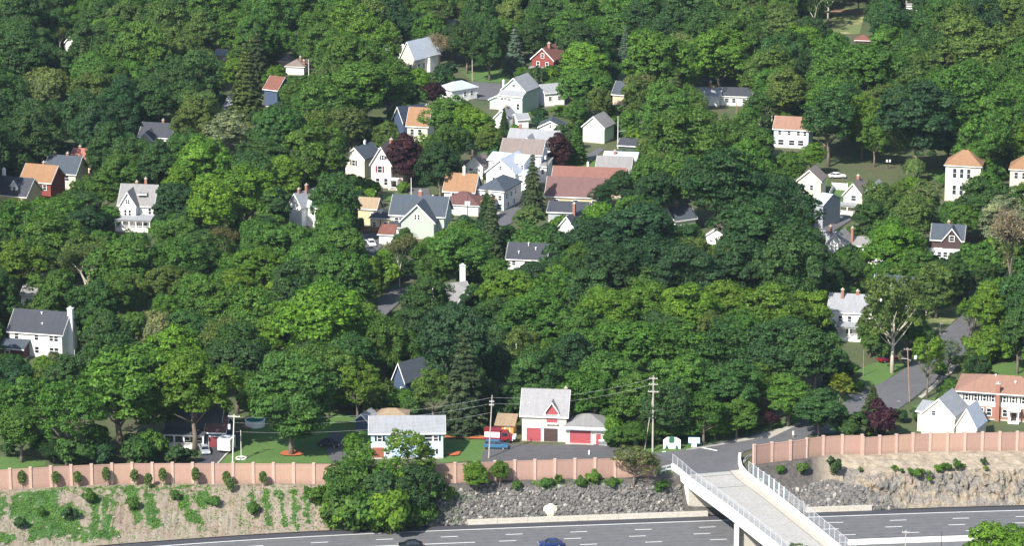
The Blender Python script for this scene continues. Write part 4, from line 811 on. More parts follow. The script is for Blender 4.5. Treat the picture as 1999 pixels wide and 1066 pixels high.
# far abutment, wing wall and median pier
dirb = (LL[5]-LL[2]).normalized(); pL = LL[2]; pR = RR[5]
s0 = 0
def on_left(s): return Vector((LL[2].x+dirb.x*s, LL[2].y+dirb.y*s, 0))
s = 0
while on_left(s).y > ye(on_left(s).x)+1.3: s += .2
A0 = on_left(s); wdt = 11.2; tx = Vector((1, (ye(A0.x+6)-ye(A0.x-6))/12, 0)).normalized(); A0 = W(1343, 1001, 0); A1 = A0+tx*14.5
ribbon([A0, A1], 0, 1.4, -.2, 5.9, 'abutment', CONC, br)
W0 = W(1309, 915, 6.5); W0.z = 0
wing = MB(); 
q0 = W0+Vector((0.1, .6, 0)); q1 = LL[2].copy(); q1.z = 0
def quadwall(a, b, za0, za1, zb0, zb1, th):
    t = (b-a).normalized(); n = Vector((-t.y, t.x, 0))*th; pts = []
    for p, z0, z1 in ((a, za0, za1), (b, zb0, zb1)):
        for q, z in ((p, z0), (p+n, z0), (p+n, z1), (p, z1)): pts.append((q.x, q.y, z))
    return pts, [(0,3,2,1),(4,5,6,7),(0,1,5,4),(1,2,6,5),(2,3,7,6),(3,0,4,7)]
qm = A0.copy()
wing.add(*quadwall(q0, qm, -.2, 6.95, -.2, 5.9, .5)); wing.build('wing_wall', CONCW, br)
pm = W(1447, 1040, 3.2); md = offs(pm.x, 18.2)
c = W(1436, 1024, 5.0); c.z = 0
ribbon([c+Vector((0, 0, 0)), c+tx*12], -.1, 1.6, 0, 5.0, 'pier', CONC, br); ribbon([c+dirb*1.6-tx*.1, c-dirb*.2-tx*.1], -.14, -.0, 0, 5.0, 'pier_face', CONCW, br)
# safety fences on the parapets
def mesh_mat(name='chain_link', a=.26):
    m, t, p = nodes(name); p.inputs['Base Color'].default_value = (.4, .42, .45, 1); p.inputs['Roughness'].default_value = .6
    p.inputs['Alpha'].default_value = a; MATS[name] = m; return m
CHAIN = mesh_mat(); FP = mat('galvanised_post', (.5, .52, .54), .5, .05, 1); FPB = mat('pale_blue_post', (.5, .62, .7), .5, .05, 1)
def sfence(pts, z0, z1, label, step=2.45, rad=.045, off=.2, spans=None):
    t = thing('safety_fence', label, 'fence'); L = sum((b-a).length for a, b in zip(pts, pts[1:])); n = int(L/step); q = resamp(pts, n)
    pm_ = {}
    for i in range(n+1):
        k = 'w' if (spans and spans[0] <= i <= spans[1]) else 'n'
        if k not in pm_: pm_[k] = MB().tube([(0, 0, 0), (0, 0, z1-z0+(.2 if k == 'w' else 0))], .13 if k == 'w' else rad, 6).mesh('fence_post', FPB if k == 'w' else FP)
        put(pm_[k], 'fence_post', t, (q[i].x+off, q[i].y, z0))
    v = []; f = []
    for i, p in enumerate(q):
        v += [(p.x+off, p.y, z0+.05), (p.x+off, p.y, z1-.03)]
        if i: f.append((2*i-2, 2*i, 2*i+1, 2*i-1))
    MB().add(v, f).build('fence_mesh', CHAIN, t)
    MB().tube([(p.x+off, p.y, z1-.02) for p in q], .03, 5).build('fence_rail', FP, t)
    MB().tube([(p.x+off, p.y, z0+.08) for p in q], .02, 5).build('fence_rail', FP, t)
sfence(LL, 7.74, 9.6, 'chain-link safety fence on the left parapet of the road bridge')
sfence(RR[3:], 7.0, 9.7, 'chain-link safety fence on the outer side of the right parapet', off=.35, spans=(1, 7))
# guard rails where the noise walls end
def grail(pxs, label, z=GZ):
    pts = [W(u, v, z) for u, v in pxs]; t = thing('guard_rail', label, 'guard rail')
    for p in resamp(pts, max(2, int(sum((b-a).length for a, b in zip(pts, pts[1:]))/1.2))): MB().box(-.07, .07, -.07, .07, -.3, .72).build('rail_post', FP, t, loc=(p.x, p.y, z))
    ribbon(pts, -.1, -.04, z+.42, z+.78, 'rail', mat('galvanised_rail', (.62, .66, .68), .45, .08, 2, metal=.3), t); return t
grail([(1281,921),(1296,917),(1311,914)], 'short galvanised guard rail between the left noise wall and the bridge')
grail([(1290,926),(1302,922),(1312,921)], 'lower galvanised rail just below the short guard rail')
grail([(1452,905),(1458,897),(1470,893)], 'curved guard rail between the bridge and the right noise wall')

# ================================================================== POLES
WOODP = mat('weathered_pole', (.42, .38, .33), .9, .1, 2, 'bark'); PALEP = mat('pale_pole', (.62, .6, .55), .8, .06, 2); BROWNP = mat('brown_pole', (.3, .2, .14), .9, .1, 2, 'bark'); DARKP = mat('dark_pole', (.07, .06, .055), .9)
TRF = mat('transformer_grey', (.6, .62, .64), .5, .05)
POLETOP = {}
def pole(u, v, h, label, m=WOODP, arms=(), lamp=None, trf=0, r=.15, lean=0, cat='utility pole', name='utility_pole', base=None, brace=False, key=None, ball=None):
    z = GZ if base is None else base; p = W(u, v, z); t = thing(name, label, cat, tuple(p)); top = Vector((lean, 0, h))
    MB().tube([(0, 0, -.3), (lean*.5, 0, h*.5), top], [r, r*.85, r*.62], 8).build('shaft', m, t)
    for (hz, w, dbl) in arms:
        o = MB().box(-w/2, w/2, -.16, -.04, hz-.06, hz+.06); 
        if dbl: o.box(-w/2, w/2, .1, .22, hz-.06, hz+.06)
        a = o.build('crossarm', m, t, loc=(lean*hz/h, 0, 0), rz=R(-8)); ins = MB()
        for k in range(4): x = -w/2+.12+(w-.24)*k/3; ins.tube([(x, -.1, hz+.06), (x, -.1, hz+.26)], .05, 5)
        ins.build('insulator', TRF, a)
    for k in range(trf):
        x = (-.45, .45, 0)[k]; MB().tube([(x, -.3, h*.8-.9), (x, -.3, h*.8)], .27, 8).tube([(x, -.3, h*.8), (x, -.3, h*.8+.2)], .05, 5).build('transformer', TRF, t)
    if lamp:
        hz, L = lamp; sg = 1 if L > 0 else -1
        MB().tube([(0, 0, hz-.4), (L*.3, 0, hz), (L*.85, 0, hz+.1)], .055, 6).build('lamp_arm', FP, t)
        MB().prism([(-.14, 0), (.14, 0), (.09, .14), (-.09, .14)], 'x', L*.8, L*.8+sg*.75).build('lamp_head', TRF, t)
    if ball: MB().tube([(ball[0], -.2, ball[1]-.35), (ball[0], -.2, ball[1]+.35)], .3, 8).build('transformer', TRF, t)
    if brace: MB().tube([(-1.5, 1.5, 0), (-.05, .1, h*.72)], .09, 6).build('brace', m, t)
    if key: POLETOP[key] = p+Vector((lean, 0, h-.5))
    return t
pole(954, 896, 12.9, 'grey utility pole beside the blue van, with small crossarms near its top', arms=[(11.6, 1.0, False), (10.9, 1.0, False)], lean=.7, key='a')
pole(1274, 883, 15.6, 'tall weathered double utility pole standing by the road end, three crossarms', arms=[(15.0, 1.7, False), (13.8, 1.8, False), (12.3, 2.1, True)], lamp=(8.6, 2.3), r=.2, brace=True, key='b')
pole(1776, 785, 11.6, 'brown utility pole at the street mouth with a long lamp arm to the left', m=BROWNP, arms=[(11.2, 1.6, False)], lamp=(9.2, -2.4), ball=(.9, 9.6), lean=-.8, key='c')
pole(454, 905, 9.9, 'pale utility pole beside the white box trailer', m=PALEP, arms=[(9.5, 2.4, False)], lean=.5, key='d', trf=1)
pole(471, 896, 5.8, 'thin white garden pole standing in a round stone-edged bed', m=PALEP, r=.09, name='garden_pole', cat='pole')
ring = thing('stone_ring', 'small round ring of pale stones around the thin garden pole', 'flower bed', tuple(W(471, 895.5, GZ+.05)))
for k in range(14): a = k/14*6.283; MB().box(-.22, .22, -.12, .12, -.05, .2).build('stone', CONCW, ring, loc=(math.cos(a)*.95, math.sin(a)*.95, 0), rz=a+1.57)
pole(1206, 290, 9.2, 'pale street lamp pole before the blue tarp', m=PALEP, lamp=(5.0, 2.6), r=.14)
pole(1507, 238, 9.6, 'slim pale pole left of the salmon-roofed white house', m=PALEP)
pole(603, 160, 7.0, 'pale post right of the low white cottage', m=PALEP)
pole(922, 158, 9.0, 'wooden utility pole on the lawn left of the blue spruce', arms=[(8.6, 1.4, False)])
pole(1068, 368, 11.0, 'dark utility pole between the tall pine and the long maroon roof', m=DARKP, trf=1, arms=[(10.6, 1.4, False)])
pole(803, 388, 5.6, 'short white pole at the end of the white porch fence', m=PALEP, r=.14)
pole(1001, 388, 8.2, 'white pole at the street corner by the dark-roofed white house', m=PALEP)
pole(913, 434, 6.8, 'dark pole carrying three white transformers over the low maroon roof', m=DARKP, trf=3, lamp=(3.2, 2.4))
pole(880, 404, 4.2, 'stubby pale pole at the left corner of the low maroon roof', m=PALEP, trf=1)
pole(947, 392, 5.4, 'white pole in front of the dark-roofed white house', m=PALEP)
pole(957, 396, 5.0, 'thin pole with a white box in front of the dark-roofed white house', m=DARKP, trf=1)
pole(1604, 748, 6.8, 'grey pole beneath the dark trees left of the street lawn', arms=[(6.4, 1.4, False)])
pole(1685, 735, 5.8, 'thin brown pole on the lawn below the white two-storey porch house', m=BROWNP, r=.1)
pole(1832, 745, 4.4, 'dark thin pole on the right-hand sidewalk of the street', m=DARKP, r=.1)
pole(1904, 640, 7.0, 'brown pole near the top bend of the right-hand street', m=BROWNP, arms=[(6.6, 1.2, False)])
pole(1835, 652, 2.4, 'short lamp post at the left kerb of the right-hand street', m=PALEP, r=.1, lamp=(2.3, .6), name='lamp_post', cat='lamp post')
pole(1437, 243, 6.4, 'tan pole in front of the black-and-white-roofed bungalow', m=BROWNP, r=.16)
pole(1734, 330, 2.2, 'pole with twin white lamps in the dark hollow at upper right', m=DARKP, name='twin_lamp', cat='lamp post', r=.08); 
tw = bpy.data.objects.get('twin_lamp')
for x in (-.4, .4): MB().tube([(x, -.1, 2.0), (x, -.1, 2.6)], .26, 8).build('lamp_globe', WHITE, tw)
pole(128, 116, 4.6, 'white post below the half-hidden pale house', m=PALEP)
pole(436, 116, 4.2, 'dark post with a white cap before the flat-roofed grey house', m=DARKP)
pole(146, 704, 2.4, 'white lamp post in the garden right of the colonial house', m=PALEP, r=.08, name='lamp_post', cat='lamp post')
pole(1765, 1150, 10.6, 'foreground utility pole top at the bottom right with stubby crossarm', base=7.5, arms=[(10.2, 1.3, False), (8.9, 1.0, False)], r=.13)
pole(1835, 1140, 9.4, 'plain foreground pole top just left of the near treetops', base=7.5, r=.1, m=DARKP)
def wires(a, b, zs, sag, label, side=(0,)):
    t = thing('power_line', label, 'power line')
    for k, dz in enumerate(zs):
        p, q = a+Vector((0, 0, dz)), b+Vector((0, 0, dz)); pts = []
        for i in range(17): s = i/16; w = p.lerp(q, s); w.z -= sag*4*s*(1-s); pts.append(w)
        MB().tube(pts, .018, 3).build('wire', mat('wire', (.5, .5, .5), .5), t)
wires(POLETOP['d'], POLETOP['a'], (0, -1.2, -3), 1.6, 'thin wires crossing in front of the light blue ranch house')
wires(POLETOP['a'], POLETOP['b'], (0, -1.2), 1.4, 'thin wires across the front of the red-door garage building')
# ================================================================== VEHICLES
def paint(name, col): return mat('paint_'+name, col, .3, .02, .5, spec=.6)
TYRE = mat('tyre', (.015, .015, .016), .85); RIM = mat('wheel_rim', (.45, .46, .48), .35, metal=.7); CG = glass('car_glass', (.015, .02, .03)); LAMPW = mat('headlight_lens', (.8, .8, .75), .2); LAMPR = mat('tail_lens', (.4, .01, .01), .3)
PROF = {'car': ([(-2.25,.35),(2.25,.35),(2.3,.62),(2.2,.82),(1.1,.95),(-1.75,.98),(-2.2,.9),(-2.3,.6)], [(-1.75,.96),(1.05,.93),(.35,1.42),(-.95,1.44)]),
        'van': ([(-2.35,.35),(2.35,.35),(2.4,.7),(2.25,.9),(1.4,1.08),(-2.3,1.1),(-2.4,.8)], [(-2.3,1.08),(1.4,1.05),(.6,1.68),(-2.05,1.7)])}
def car(u, v, yaw, col, label, kind='car', z=None, cat='car', name='parked_car', group=None):
    g = GZ+.05 if z is None else z; p = W(u, v, g); t = thing(name, label, cat, tuple(p), R(yaw), group)
    body, cabin = PROF[kind]; m = paint('_'.join(str(round(c, 2)) for c in col), col); w = .88; mb = MB()
    n = len(body); vs = []
    for (y, k) in ((-w, 1), (-w-.02, 0), (w+.02, 0), (w, 1)): pass
    vs = [(x, -w+.1, z_) if z_ > .9 else (x, -w, z_) for x, z_ in body]+[(x, w-.1, z_) if z_ > .9 else (x, w, z_) for x, z_ in body]
    mb.add(vs, [tuple(range(n))[::-1], tuple(range(n, 2*n))]+[(i, (i+1) % n, n+(i+1) % n, n+i) for i in range(n)])
    b = mb.build('body', m, t)
    bv = b.modifiers.new('bevel', 'BEVEL'); bv.width = .09; bv.segments = 3; bv.limit_method = 'ANGLE'
    (a0, z0), (a1, z1), (a2, z2), (a3, z3) = cabin; yw_, yt = w-.1, w-.28
    g_ = MB().add([(a0,-yw_,z0),(a1,-yw_,z1),(a2,-yt,z2-.03),(a3,-yt,z3-.03),(a0,yw_,z0),(a1,yw_,z1),(a2,yt,z2-.03),(a3,yt,z3-.03)], [(0,1,2,3),(4,7,6,5),(1,5,6,2),(0,3,7,4),(2,6,7,3),(0,4,5,1)]).build('windows', CG, t)
    r_ = MB().add([(a2+.05,-yt-.01,z2-.05),(a3-.05,-yt-.01,z3-.05),(a3-.05,yt+.01,z3-.05),(a2+.05,yt+.01,z2-.05),(a2-.1,-yt+.1,z2+.05),(a3+.1,-yt+.1,z3+.05),(a3+.1,yt-.1,z3+.05),(a2-.1,yt-.1,z2+.05)], [(0,3,2,1),(4,5,6,7),(0,1,5,4),(1,2,6,5),(2,3,7,6),(3,0,4,7)])
    xm = (a0+a1)/2-.1
    for sgn in (-1, 1):
        r_.tube([(a1, sgn*yw_, z1), (a2, sgn*yt, z2)], .045, 4); r_.tube([(a0, sgn*yw_, z0), (a3, sgn*yt, z3)], .05, 4); r_.tube([(xm, sgn*(yw_+.01), z0), (xm, sgn*(yt+.01), z2)], .045, 4)
    r_.build('roof', m, t)
    wm = MB().tube([(0, -.11, 0), (0, .11, 0)], .33, 14).mesh('tyre', TYRE); rm = MB().tube([(0, -.12, 0), (0, .12, 0)], .2, 10).mesh('rim', RIM)
    for x in (-1.4, 1.42):
        for y in (-w+.06, w-.06): o = put(wm, 'wheel', t, (x, y, .33)); put(rm, 'rim', o)
    for y in (-.6, .6):
        MB().box(2.2, 2.3, y-.18, y+.18, .6, .76).build('headlight', LAMPW, t); MB().box(-2.32, -2.24, y-.15, y+.15, .65, .85).build('tail_light', LAMPR, t)
    return t
slope_y = math.degrees(math.atan2(ye(-8)-ye(-22), 14))
car(801, 1070, slope_y+180, (.01, .014, .016), 'black car on the highway, cut by the bottom edge, left of the blue one', z=.03, name='highway_car')
car(1075, 1067.5, slope_y+180, (.012, .03, .12), 'dark blue car on the highway, cut by the bottom edge', z=.03, name='highway_car')
car(969, 876, -6, (.03, .12, .22), 'metallic blue minivan parked behind the grey utility pole', 'van', cat='minivan', name='minivan')
car(400, 884, -78, (.3, .33, .36), 'silver car with white boot parked left of the white box trailer')
car(643, 872, -20, (.02, .02, .03), 'dark car parked in the shade of the mulched round tree')
car(705, 470, -75, (.03, .035, .05), 'dark car in the small car park, left of the white car')
car(725, 479, -78, (.7, .72, .74), 'white car in the small car park below the timbered cream house')
car(1082, 325, 25, (.35, .02, .03), 'small red car beside the purple tree in the white cluster')
car(1634, 347, 5, (.7, .7, .72), 'white car parked behind the white garden fence')
car(1733, 706, 30, (.16, .01, .02), 'dark red car parked in shade beside the big street trunk')
# red truck with pale panel box
tr = thing('service_truck', 'red service truck with a white-panelled box body behind the blue minivan', 'truck', tuple(W(972, 862, GZ+.05)), R(-8)); RP = paint('fire_red', (.22, .02, .028))
MB().box(-2.6, .6, -1.1, 1.1, .6, 2.5).build('box_body', RP, tr); MB().box(-2.5, .5, -1.14, -1.1, 1.1, 2.2).build('side_panel', WHITE, tr); MB().box(-2.7, .7, -1.15, 1.15, 2.5, 2.6).build('box_roof', RP, tr)
cb = MB().prism([(.7,.6),(3.0,.6),(3.0,1.3),(2.4,1.4),(1.9,2.2),(.7,2.2)], 'y', -1.0, 1.0).build('cab', RP, tr); MB().prism([(.95,1.4),(2.25,1.42),(1.82,2.08),(.95,2.08)], 'y', -1.02, 1.02).build('cab_window', CG, tr)
MB().box(2.95, 3.1, -1, 1, .5, .75).build('bumper', WHITE, tr); MB().box(1.1, 1.6, -.3, .3, 2.2, 2.35).build('beacon', LAMPR, tr); MB().box(3.0, 3.6, -1.1, .9, .9, 1.4).build('tool_tray', WHITE, tr)
wm = MB().tube([(0, -.14, 0), (0, .14, 0)], .45, 14).mesh('tyre', TYRE)
for x in (-1.7, 2.2):
    for y in (-.95, .95): put(wm, 'wheel', tr, (x, y, .45))
tl = thing('box_trailer', 'white box trailer parked on the driveway beside the pale utility pole', 'trailer', tuple(W(437, 886, GZ+.05)), R(-14))
MB().box(-1.3, 1.3, 0, 3.4, .55, 2.75).build('body', WHITE, tl); MB().box(-1.2, 1.2, -.05, 0, .7, 2.1).build('rear_door', WC('trailer_door', (.85, .85, .84), None), tl); MB().box(-1.35, 1.35, -.05, 3.45, 2.75, 2.85).build('roof', TRF, tl); MB().box(-1.3, 1.3, -.15, 0, .45, .6).build('bumper', BLACKM, tl)
for x in (-1.35, 1.35): MB().tube([(x-.1, 2, .35), (x+.1, 2, .35)], .35, 12).build('wheel', TYRE, tl)
# ================================================================== SIGNS AND SMALL THINGS
sg = thing('welcome_sign', 'large white sign with dark green crest and green triangles at the road end', 'sign', tuple(W(1311, 878, GZ)), R(-4))
MB().prism([(-1.65,.1),(1.75,.1),(1.75,2.0),(.9,2.5),(-.9,2.5),(-1.65,1.9)], 'y', 0, .12).build('board', WHITE, sg)
MB().prism([(-.55,1.55),(-.3,1.35),(.3,1.35),(.55,1.55),(.55,2.35),(.25,2.72),(-.2,2.72),(-.5,2.35)], 'y', -.06, .14).build('crest', GREENP, sg)
MB().prism([(-1.3,.1),(-.55,.1),(-.95,1.1)], 'y', -.04, 0).build('emblem', GREENP, sg); MB().prism([(.7,.1),(1.4,.1),(1.0,1.2)], 'y', -.04, 0).build('emblem', GREENP, sg)
mb = MB()
for z, n in ((1.05, 5), (.75, 7)):
    for k in range(n): x = -.5+k*(1.05/n); mb.box(x, x+.09, -.02, 0, z, z+.16)
mb.build('lettering', SHUT, sg)
for x in (-1.4, 1.5): MB().box(x-.08, x+.08, .12, .28, -.2, 1.8).build('sign_post', WHITE, sg)
s2 = thing('notice_board', 'small pale blue notice board on a white foot right of the large white sign', 'sign', tuple(W(1355, 874, GZ)), R(-4))
MB().box(-1.15, 1.15, 0, .15, .75, 2.05).build('frame', BLUEP, s2); MB().box(-1.12, 1.08, -.04, 0, .95, 2.0).build('board', WC('notice', (.7, .78, .82), None), s2); MB().box(-.5, .5, -.1, .3, 0, .75).build('foot', WHITE, s2)
mb = MB()
for z in (1.25, 1.6):
    for k in range(6): mb.box(-.85+k*.3, -.65+k*.3, -.055, -.04, z, z+.2)
mb.build('lettering', BLUEP, s2)
u_ = thing('utility_box', 'dark green utility cabinet on the grass left of the tall double pole', 'utility box', tuple(W(1241, 875, GZ))); MB().box(-.45, .45, 0, .8, 0, 1.5).build('cabinet', GREENP, u_); MB().box(-.4, .4, -.03, 0, .1, 1.4).build('door', mat('green_paint_light', (.05, .16, .09), .5), u_)
u_ = thing('air_conditioner', 'grey fenced unit against the right end of the garage building', 'air conditioner', tuple(W(1177, 871, GZ)), R(-6)); MB().box(-.8, .8, 0, .9, 0, 1.1).build('cabinet', GREYM, u_); MB().box(-.85, .85, -.1, -.05, .9, 1.3).box(-.85, .85, -.1, -.05, .1, .2).build('guard', TRF, u_)
u_ = thing('bollard', 'little white bollard in front of the garage building', 'bollard', tuple(W(1150, 889, GZ))); MB().tube([(0, 0, 0), (0, 0, .9)], .16, 8).build('post', WHITE, u_); MB().tube([(0, 0, .9), (0, 0, 1.0)], [.16, .08], 8).build('cap', WHITE, u_)
u_ = thing('marker_post', 'white marker post on the road verge behind the right noise wall', 'marker post', tuple(W(1548, 856, GZ))); MB().box(-.12, .12, -.05, .05, 0, 1.5).build('post', BROWNP, u_); MB().box(-.17, .17, -.07, -.05, .7, 1.5).build('plate', WHITE, u_)
pl = thing('garden_pool', 'round white above-ground pool with teal water left of the mulched tree', 'pool', tuple(W(498, 832, GZ)))
a = [(math.cos(k/20*6.283), math.sin(k/20*6.283)) for k in range(20)]
MB().tube([(0, 0, 0), (0, 0, 1.3)], 2.0, 20).build('pool_wall', WHITE, pl); 
mb = MB().add([(1.85*c_, 1.85*s_, 1.31) for c_, s_ in a], [tuple(range(20))]).build('water', mat('pool_water', (.02, .2, .2), .1), pl)
mb = MB(); mb.add([(2.1*c_, 2.1*s_, 1.34) for c_, s_ in a]+[(1.8*c_, 1.8*s_, 1.34) for c_, s_ in a], [(i, (i+1) % 20, 20+(i+1) % 20, 20+i) for i in range(20)]).build('rim', WHITE, pl)
tp = thing('tarpaulin', 'bright blue tarpaulin over a frame beside the pale street lamp pole', 'tarpaulin', tuple(W(1216, 262, GZ)), R(-5)); MB().prism([(-1, 1.6), (1, 1.9), (1, 2.0), (-1, 1.7)], 'x', -1.6, 2.0).build('sheet', mat('blue_tarp', (.04, .2, .6), .5), tp)
for x in (-1.5, 1.9):
    for y, z in ((-.9, 1.6), (.9, 1.88)): MB().tube([(x, y, 0), (x, y, z)], .05, 5).build('leg', FP, tp)
h = H('low_shed', 'low dark-roofed shed beneath the blue tarpaulin', 'low dark shed', 1208, 283, -14, 5.2, 6, 2.2, 1.2, 'x', W_DARK, R_DG, [(1212,266,1240,288)], cat='shed'); h.done()
# white garden fences
def vfence(pxs, hgt, label, m=WHITE, panel=2.4, cat='fence'):
    pts = [W(u, v, GZ) for u, v in pxs]; t = thing('garden_fence', label, cat); L = sum((b-a).length for a, b in zip(pts, pts[1:])); n = max(1, int(L/panel)); q = resamp(pts, n)
    for i in range(n+1):
        MB().box(-.08, .08, -.08, .08, 0, hgt+.1).build('fence_post', m, t, loc=tuple(q[i]))
        if i < n:
            d = q[i+1]-q[i]; mb = MB(); k = .1; LL_ = d.length
            while k < LL_-.1: mb.box(k, min(k+.17, LL_-.1), -.02, .02, .08, hgt); k += .2
            mb.box(.08, LL_-.08, .02, .05, hgt*.75, hgt*.82).box(.08, LL_-.08, .02, .05, .25, .35)
            mb.build('fence_panel', m, t, loc=tuple(q[i]), rz=math.atan2(d.y, d.x))
vfence([(1624,370),(1654,372)], 1.9, 'white board fence behind the garden left of the cream gabled house')
vfence([(1611,412),(1640,414)], 1.2, 'low white fence along the little side street')
vfence([(1609,408),(1626,372)], 1.6, 'white fence running up the side of the garden lawn')
vfence([(1628,418),(1672,420)], .8, 'very low white fence before the cream gabled house porch')
vfence([(752,358),(782,362),(800,366)], 1.2, 'white porch fence leading right from the little open porch')
vfence([(700,452),(742,455)], 1.5, 'brown board fence above the small car park', mat('brown_board', (.2, .12, .08), .9))
# riprap stones, boulders
bo = thing('boulder', 'big pale cream boulder sitting on the grey riprap slope', 'boulder'); 
import bmesh
def stone_mesh(name, seed, m, k=2, amp=.35, flat=True):
    b = bmesh.new(); bmesh.ops.create_icosphere(b, subdivisions=k, radius=1)
    for vv in b.verts:
        q = vv.co.normalized(); f_ = 1+amp*mn.noise(q*1.3+Vector((seed*3.1, seed, 0)))+amp*.5*mn.noise(q*3+Vector((seed, 0, 9))); vv.co = q*f_
    me = bpy.data.meshes.new(name); b.to_mesh(me); b.free(); me.materials.append(m); return me
p = hit(1074, 1009); bo.location = p
o = put(stone_mesh('boulder', 2, mat('cream_rock', (.72, .66, .5), .9, .12, 1, 'rough'), 4, .2), 'rock', bo, (0, .3, 1.0)); o.scale = (1.25, .9, 1.5)
STONE, t, p_ = nodes('riprap_stone'); p_.inputs['Roughness'].default_value = .9; g_ = N(t, 'ShaderNodeNewGeometry')
c_ = ramp(t, g_.outputs['Random Per Island'], [(0, (.05, .048, .046)), (.35, (.10, .096, .092)), (.7, (.16, .15, .14)), (.9, (.21, .185, .16)), (.97, (.5, .47, .42))])
c_ = mixc(t, .5, c_, ramp(t, noise(t, coords(t), 3, 5), [(.3, (.05, .05, .048)), (.7, (.2, .19, .175))])); t.links.new(c_, p_.inputs['Base Color'])
def riprap(u0, u1, n, label, right=False):
    protos = []
    for s_ in range(8):
        b = bmesh.new(); bmesh.ops.create_icosphere(b, subdivisions=1, radius=1)
        for vv in b.verts: vv.co *= rnd.uniform(.62, 1.2)
        protos.append((np.array([v.co[:] for v in b.verts]), np.array([[v.index for v in f.verts] for f in b.faces]))); b.free()
    V = []; F = []; k = 0
    x0 = (u0-PW/2)/10.15; x1 = (u1-PW/2)/10.15
    for i in range(n):
        x = rnd.uniform(x0, x1); a = ye(x)+1.0; b_ = yw(x)-1.6; tt = rnd.random()**.9*(.86 if not right else .62); y = a+(b_-a)*tt
        if x < x0+3 and rnd.random() < .4: continue
        if not right and x > A0.x-1.0-(y-A0.y)*.22: continue
        if right and x > 60 and tt > .72-(x-58)*.045: continue
        s = rnd.choice([.17, .22, .28, .36, .46])*rnd.uniform(.8, 1.2); pv, pf = protos[rnd.randrange(8)]
        rot = np.array(Matrix.Rotation(rnd.uniform(0, 6.28), 3, (rnd.uniform(-1, 1), rnd.uniform(-1, 1), 1)))
        q = (pv*np.array([s*1.25, s, s*.8]))@rot.T+np.array([x, y, ground_z(x, y)+s*.3]); V.append(q); F.append(pf+k); k += len(pv)
    V = np.concatenate(V); F = np.concatenate(F); me = bpy.data.meshes.new('riprap'); me.from_pydata(V.tolist(), [], F.tolist()); me.materials.append(STONE)
    o = put(me, 'riprap_stones'); tag(o, label, 'riprap', kind='stuff')
# pale loose stones and litter scattered on the soil bank
mb = MB(); rs_ = random.Random(4)
for _ in range(190):
    x = rs_.uniform(-112, -20); tt = rs_.random()**1.6; a_ = ye(x)+1.2; y = a_+(yw(x)-1.5-a_)*tt; z = ground_z(x, y); q = rs_.uniform(.05, .17); mb.box(x-q*1.4, x+q*1.4, y-q, y+q, z-.05, z+q*.8)
o = mb.build('bank_stones', mat('pale_stone', (.33, .31, .28), .9, .1)); tag(o, 'small pale stones scattered over the soil bank at lower left', 'stones', kind='stuff')
riprap(838, 1342, 5200, 'loose grey riprap stones on the slope left of the bridge')
riprap(1470, 1765, 3600, 'loose grey riprap stones on the slope right of the bridge', True)
# ================================================================== TREES
LEAF = leaf_mat(); BARK = mat('grey_bark', (.17, .14, .11), .95, .15, 1.5, 'bark'); PBARK = mat('pale_bark', (.5, .45, .36), .9, .12, 1.5, 'bark')
def quads(name, C, Nn, size, aspect=1.5, mat_=None, droop=None):
    n = len(C); Nn = Nn/np.maximum(1e-6, np.linalg.norm(Nn, axis=1, keepdims=True)); r = nrng.normal(size=(n, 3))
    A = np.cross(Nn, r); A /= np.maximum(1e-6, np.linalg.norm(A, axis=1, keepdims=True)); B = np.cross(Nn, A)
    s = (size*nrng.uniform(.65, 1.35, n))[:, None] if np.isscalar(size) else (size*nrng.uniform(.65, 1.35, n))[:, None]
    a = A*s*aspect; b = B*s
    V = np.empty((n, 4, 3)); V[:, 0] = C-a; V[:, 1] = C-b*.9+Nn*s*.15; V[:, 2] = C+a; V[:, 3] = C+b*.9+Nn*s*.15
    me = bpy.data.meshes.new(name); me.vertices.add(4*n); me.vertices.foreach_set('co', V.reshape(-1)); me.loops.add(4*n)
    me.loops.foreach_set('vertex_index', np.arange(4*n, dtype=np.int32)); me.polygons.add(n); me.polygons.foreach_set('loop_start', np.arange(0, 4*n, 4, dtype=np.int32))
    try: me.polygons.foreach_set('loop_total', np.full(n, 4, dtype=np.int32))
    except Exception: pass
    me.materials.append(mat_ or LEAF); me.update(calc_edges=True); me.validate(); return me
def sph(n): v = nrng.normal(size=(n, 3)); return v/np.linalg.norm(v, axis=1, keepdims=True)
def crown(name, a, c, zc, big, small, leaves, size, lo=-.55, rbig=.42, rs=.2, flat=1.0):
    """a half width, c half height, zc centre height"""
    C = []; Nn = []
    dirs = sph(big*3); dirs = dirs[dirs[:, 2] > lo][:big]
    for d in dirs:
        rb = a*rbig*nrng.uniform(.75, 1.25); k = nrng.uniform(.5, .88); P0 = np.array([d[0]*a*k, d[1]*a*k, zc+d[2]*c*k])
        e = sph(small*2); e = e[(e@d > -.45) & (e[:, 2] > -.6)][:small]
        for q in e:
            r_ = a*rs*nrng.uniform(.6, 1.3); p0 = P0+q*np.array([rb, rb, rb*.95])*nrng.uniform(.8, 1.05)
            f = sph(leaves); f[:, 2] = np.abs(f[:, 2])*.5+f[:, 2]*.5; m = f@q > -.55; f = f[m]
            C.append(p0+f*np.array([r_, r_, r_*.85*flat])*nrng.uniform(.72, 1.05, (len(f), 1))); Nn.append(f+q*.5+np.array([0, 0, .35])+nrng.normal(size=f.shape)*.5)
    m = int(len(C)*leaves*.10); f = sph(m)*nrng.uniform(0, .75, (m, 1))
    C.append(f*np.array([a, a, c])+np.array([0, 0, zc])); Nn.append(sph(m))
    return quads(name, np.concatenate(C), np.concatenate(Nn), size)
